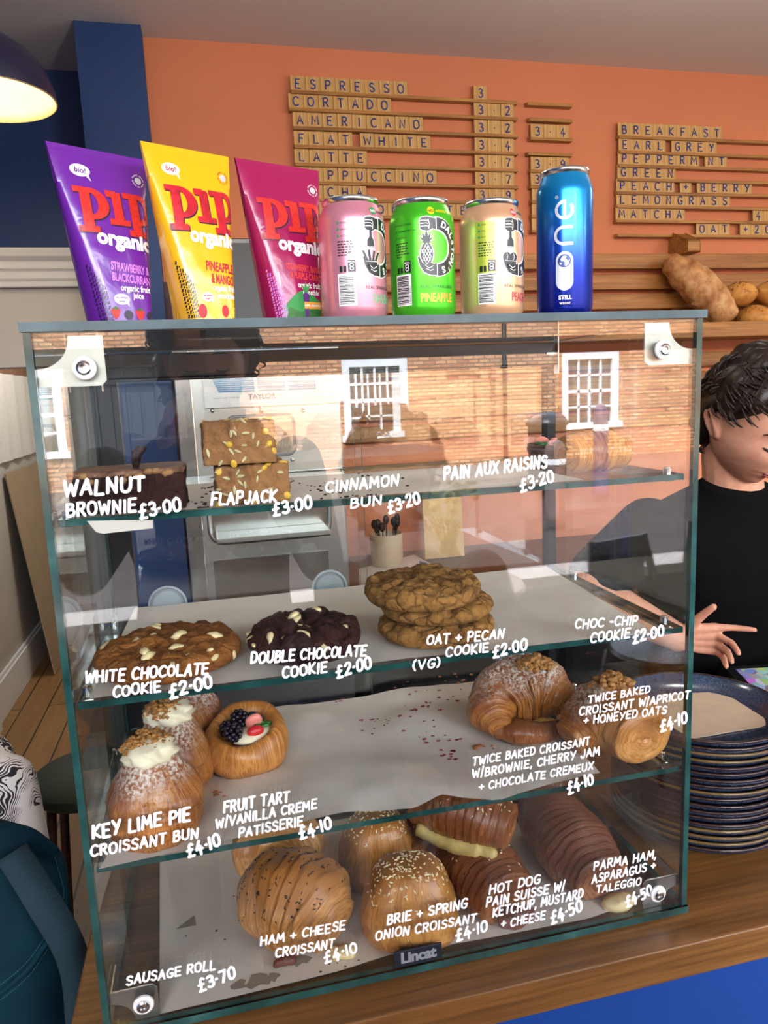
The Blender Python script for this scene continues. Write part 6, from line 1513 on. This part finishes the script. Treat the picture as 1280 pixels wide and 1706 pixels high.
# two customers in front of the case, seen only as dark shapes in its glass
J = dict(head=(.145, -.93, .66), neck=(.135, -.95, .50), pelvis=(.12, -1.06, .0), shL=(-.08, -.97, .445), shR=(.32, -.97, .445), elL=(-.115, -.83, .27), elR=(.345, -.83, .25), wrL=(.06, -.72, .50), wrR=(.225, -.72, .50), hipL=(.03, -1.06, -.05), hipR=(.21, -1.06, -.05), knL=(.02, -1.06, -.47), knR=(.22, -1.06, -.47), anL=(.02, -1.08, FL+.085), anR=(.22, -1.08, FL+.085))
J['handL'] = ((.35, .0, .9), (.8, .3, .0), (0, .8, .1), (.7, .8, .9, .9), .95, .5); J['handR'] = ((-.35, .0, .9), (-.8, .3, .0), (0, .8, .1), (.7, .8, .9, .9), .95, .5)
person('person in a dark jumper holding up a phone before the case', J, PI, .12, 0, 'jumper_grey', 'long', 'denim', (5, .034, .13, .055), .0042, (.13, -1.04, FL))
t = thing('phone', 'dark phone held up in front of the glass case', 'phone', (.139, -.672, .56))
MB().box((-.037, -.004, -.075), (.037, .004, .075)).build('phone_body', 'black_plastic', t, bevel=.002)
MB().lathe([(.0, .0041), (.012, .0041), (.012, .0065), (.009, .0065), (0, .006)], 24, (-.018, 0, .052), axis='y').build('lens_ring', 'dark_metal', t, True)
J = dict(head=(.512, -.86, .392), neck=(.525, -.88, .235), pelvis=(.585, -.96, -.18), shL=(.395, -.92, .17), shR=(.72, -.89, .17), elL=(.40, -.90, -.09), elR=(.79, -.87, -.09), wrL=(.46, -.76, -.21), wrR=(.70, -.74, -.21), hipL=(.50, -.96, -.22), hipR=(.67, -.96, -.22), knL=(.50, -.95, -.57), knR=(.67, -.95, -.57), anL=(.50, -.98, FL+.085), anR=(.67, -.98, FL+.085))
J['handL'] = ((.8, .4, .0), (.2, .1, -1), (.3, .8, .3), (.6, .7, .7, .7), .88, .4); J['handR'] = ((-.8, .4, .0), (-.2, .1, -1), (-.3, .8, .3), (.6, .7, .7, .7), .88, .4)
person('shorter person in a dark jumper standing beside the one with the phone', J, PI, .1, 0, 'jumper_grey', 'long', 'denim', (8, .032, .06, .055), .0046, (.58, -.93, FL))
# seated visitor at the left, only the patterned shoulder in view
s = NT('leaf_shirt'); v = s.coord(); dn = s.noise(v, 9, 2); ad = s.n('VectorMath', _operation='ADD'); s.i(ad, 'i0', v); sc_ = s.n('VectorMath', _operation='SCALE'); s.i(sc_, 'i0', dn.outputs[1]); sc_.inputs['Scale'].default_value = .16; s.i(ad, 'i1', sc_.outputs[0])
vo = s.n('TexVoronoi', Vector=ad.outputs[0], Scale=12.0); wv = s.n('TexWave', Vector=ad.outputs[0], Scale=60.0, Distortion=3.0)
f = s.math('ADD', s.math('MULTIPLY', vo.outputs['Distance'], 1.3), s.math('MULTIPLY', wv.outputs[0], .55))
s.done(s.ramp(f.outputs[0], [(.72, srgb('#16151c')), (.75, srgb('#d9d4d0'))], 'LINEAR').outputs[0], .85)
J = dict(head=(-.47, .86, .16), neck=(-.46, .91, -.0), pelvis=(-.50, 1.02, -.46), shR=(-.60, 1.0, -.07), shL=(-.315, .88, -.16), elL=(-.275, .80, -.42), elR=(-.66, .82, -.3), wrL=(-.42, .66, -.48), wrR=(-.6, .62, -.4), hipL=(-.42, 1.0, -.5), hipR=(-.58, 1.02, -.5), knL=(-.36, .62, -.52), knR=(-.60, .60, -.52), anL=(-.36, .62, FL+.085), anR=(-.6, .6, FL+.085))
J['handL'] = ((-.6, -.7, .1), (0, 0, -1), (-.5, .3, .2), (.5, .6, .6, .7), .92, .4); J['handR'] = ((.2, -.9, .0), (0, 0, -1), (.6, .2, .2), (.5, .6, .6, .7), .92, .4)
person('seated person in a black and white leaf-print shirt beyond the backpack', J, 0.2, .35, 0, 'leaf_shirt', 'short', 'denim', (2, .015, .0, .055), .0044, (-.48, .95, FL))
def stool(label, x, y, h, r, mat, grp=None):
    t = thing('stool', label, 'stool', (x, y, FL), 0, grp); H = h-FL
    MB().lathe([(0, H-.05), (r*.9, H-.05), (r, H-.035), (r, H-.012), (r*.9, H), (0, H)], 32).build('seat', mat, t, True, angle=50)
    for a in (.8, 2.4, 3.9, 5.5): MB().tube([(r*1.05*math.cos(a), r*1.05*math.sin(a), 0), (r*.75*math.cos(a), r*.75*math.sin(a), H-.05)], .013, 8).build('leg', 'oak_dark', t, True)
plain('green_seat', '#223021', .6, bump=.1)
stool('dark green padded stool beyond the seated person', -.265, 1.42, -.42, .155, 'green_seat')
stool('round wooden stool under the seated person', -.50, 1.02, -.565, .15, 'oak_dark')
# ------------------------------------------------------------------ backpack on a stool at the counter end
s = NT('teal_canvas'); n = s.noise(s.coord(), 700, 2, .8); n2 = s.noise(s.coord(), 12, 3)
s.done(s.ramp(n2.outputs[0], [(.3, srgb('#06202b')), (.7, srgb('#0a2f3c'))]).outputs[0], .8, 0, s.bump(n.outputs[0], .4, .001).outputs[0], .12)
plain('teal_webbing', '#0b2b36', .85, bump=.4, scale=500); plain('teal_stitch', '#2c5f6c', .8)
t = thing('backpack', 'teal canvas backpack propped up at the end of the counter', 'backpack', (-.24, .22, -.50), 0, rot=(0, .06, .12))
def bag_pt(a, b):  # a round the bag, b up
    ca, sa = math.cos(a), math.sin(a); se = (abs(ca)**3.4+abs(sa)**3.4)**(-1/3.4); w = .145*(1-.10*max(0, b-.5)*2); dpt = .085*(1+.12*math.sin(PI*b)); top = 1-max(0, (b-.86)/.14)**2*.55
    n_ = .010*noise.noise(Vector((ca*2.2, sa*2.2, b*4)))+.004*noise.noise(Vector((ca*6, sa*6, b*14)))
    return Vector((ca*se*w*top*(1+n_*4), sa*se*dpt*top*(1+n_*5), b*.56+.06*ca*b*b))
rows = [[bag_pt(2*PI*j/72, i/40) for j in range(72)] for i in range(41)]; mb = MB().grid(rows, False, True); o_ = len(mb.v)
mb.add([rows[-1][j] for j in range(72)]+[Vector((.0, 0, .565))], [(j, (j+1) % 72, 72) for j in range(72)]); mb.add([rows[0][j] for j in range(72)], [tuple(range(72))])
bg = mb.build('bag_body', 'teal_canvas', t, True)
def bagline(name, b0, b1, off, r, mat, dashed=False):
    pts = []
    for i in range(61):
        a = PI*1.02+PI*1.0*i/60; q = bag_pt(a, b0+(b1-b0)*i/60); c = Vector((0, 0, q.z)); pts.append(q+(q-c).normalized()*off)
    mb = MB()
    if dashed:
        for i in range(0, 59): p, q = pts[i], pts[i+1]; [mb.tube([p.lerp(q, k/4), p.lerp(q, k/4+.15)], r, 5) for k in range(4)]
    else: mb.tube(pts, r, 8)
    mb.build(name, mat, t, True)
for k, (b0, b1) in enumerate(((.62, .90), (.36, .64))):
    bagline('seam', b0, b1, .0015, .0035, 'teal_canvas'); bagline('stitching', b0+.014, b1+.014, .0015, .0006, 'teal_stitch', True); bagline('stitching', b0-.014, b1-.014, .0015, .0006, 'teal_stitch', True)
def strap(pts, w, th, nrm):
    L = spline([Vector(p) for p in pts], 8); mb = MB(); rows = []
    for i, p in enumerate(L):
        tg = (L[min(i+1, len(L)-1)]-L[max(i-1, 0)]).normalized(); sd = tg.cross(Vector(nrm)).normalized(); up_ = sd.cross(tg).normalized(); rows.append([p-sd*w-up_*th, p+sd*w-up_*th, p+sd*w+up_*th, p-sd*w+up_*th])
    mb.grid(rows, False, True); mb.add(rows[0], [(0, 1, 2, 3)]); mb.add(rows[-1], [(3, 2, 1, 0)]); return mb
strap([(-.10, -.03, .52), (-.06, -.05, .585), (.02, -.05, .62), (.085, -.03, .605), (.115, .0, .555)], .019, .0022, (0, -1, .3)).build('grab_handle', 'teal_canvas', t, True)
strap([(.085, -.045, .60), (.115, -.078, .56), (.145, -.08, .48), (.15, -.075, .38)], .017, .0016, (.6, -1, .1)).build('shoulder_strap', 'teal_webbing', t, True)
strap([(-.15, -.06, .50), (-.12, -.085, .535), (-.07, -.088, .55), (-.03, -.075, .565)], .017, .0016, (0, -1, .2)).build('side_strap', 'teal_webbing', t, True)
stool('low wooden stool carrying the teal backpack', -.24, .22, -.502, .15, 'oak_dark')
# ------------------------------------------------------------------ corridor things
plain('towel_cloth', '#d8d4ce', .9, bump=.3, scale=60); plain('towel_stripe', '#7e5a44', .9)
t = thing('hanging_towel', 'white tea towel with a brown striped top hanging on the corridor wall', 'towel', (-.975, 0, 0))
rows = [[(.012+.008*math.sin(j*1.1), 3.55+j*.045, .87-.58*i/12-.0*j) for j in range(25)] for i in range(13)]
MB().grid(rows[2:]).grid([[(x-.006, y, z) for x, y, z in r] for r in rows[2:]]).build('towel_cloth', 'towel_cloth', t, True, fix=False)
MB().grid(rows[:3]).grid([[(x-.006, y, z) for x, y, z in r] for r in rows[:3]]).build('towel_hem', 'towel_stripe', t, True, fix=False)
plain('cardboard', '#a08a6e', .9, var=.06, scale=8)
tag(MB().box((-.004, 3.75, 0), (.004, 4.75, 1.18)).build('cardboard_sheet', 'cardboard', None, bevel=.001, loc=(-.835, 0, FL+.004), rot=(0, -.112, 0)), 'large sheet of brown cardboard leaning on the corridor wall', 'cardboard')
# bin shape added across the street as a dark reflection over the strawberry tart
t = thing('dark_reflection_bin', 'black round-topped bin shape added across the street as a dark reflection over the strawberry tart', 'bin', (aty(912, 745, 9.5).x, -9.5, FL))
MB().lathe([(.24, 0), (.28, .05), (.28, .92), (.31, .94), (.31, .99), (.24, 1.08), (.1, 1.13), (0, 1.14)], 28).build('bin_body', 'black_plastic', t, True)
MB().lathe([(.285, .55), (.295, .56), (.295, .60), (.285, .61)], 28).build('bin_band', 'dark_metal', t, True)
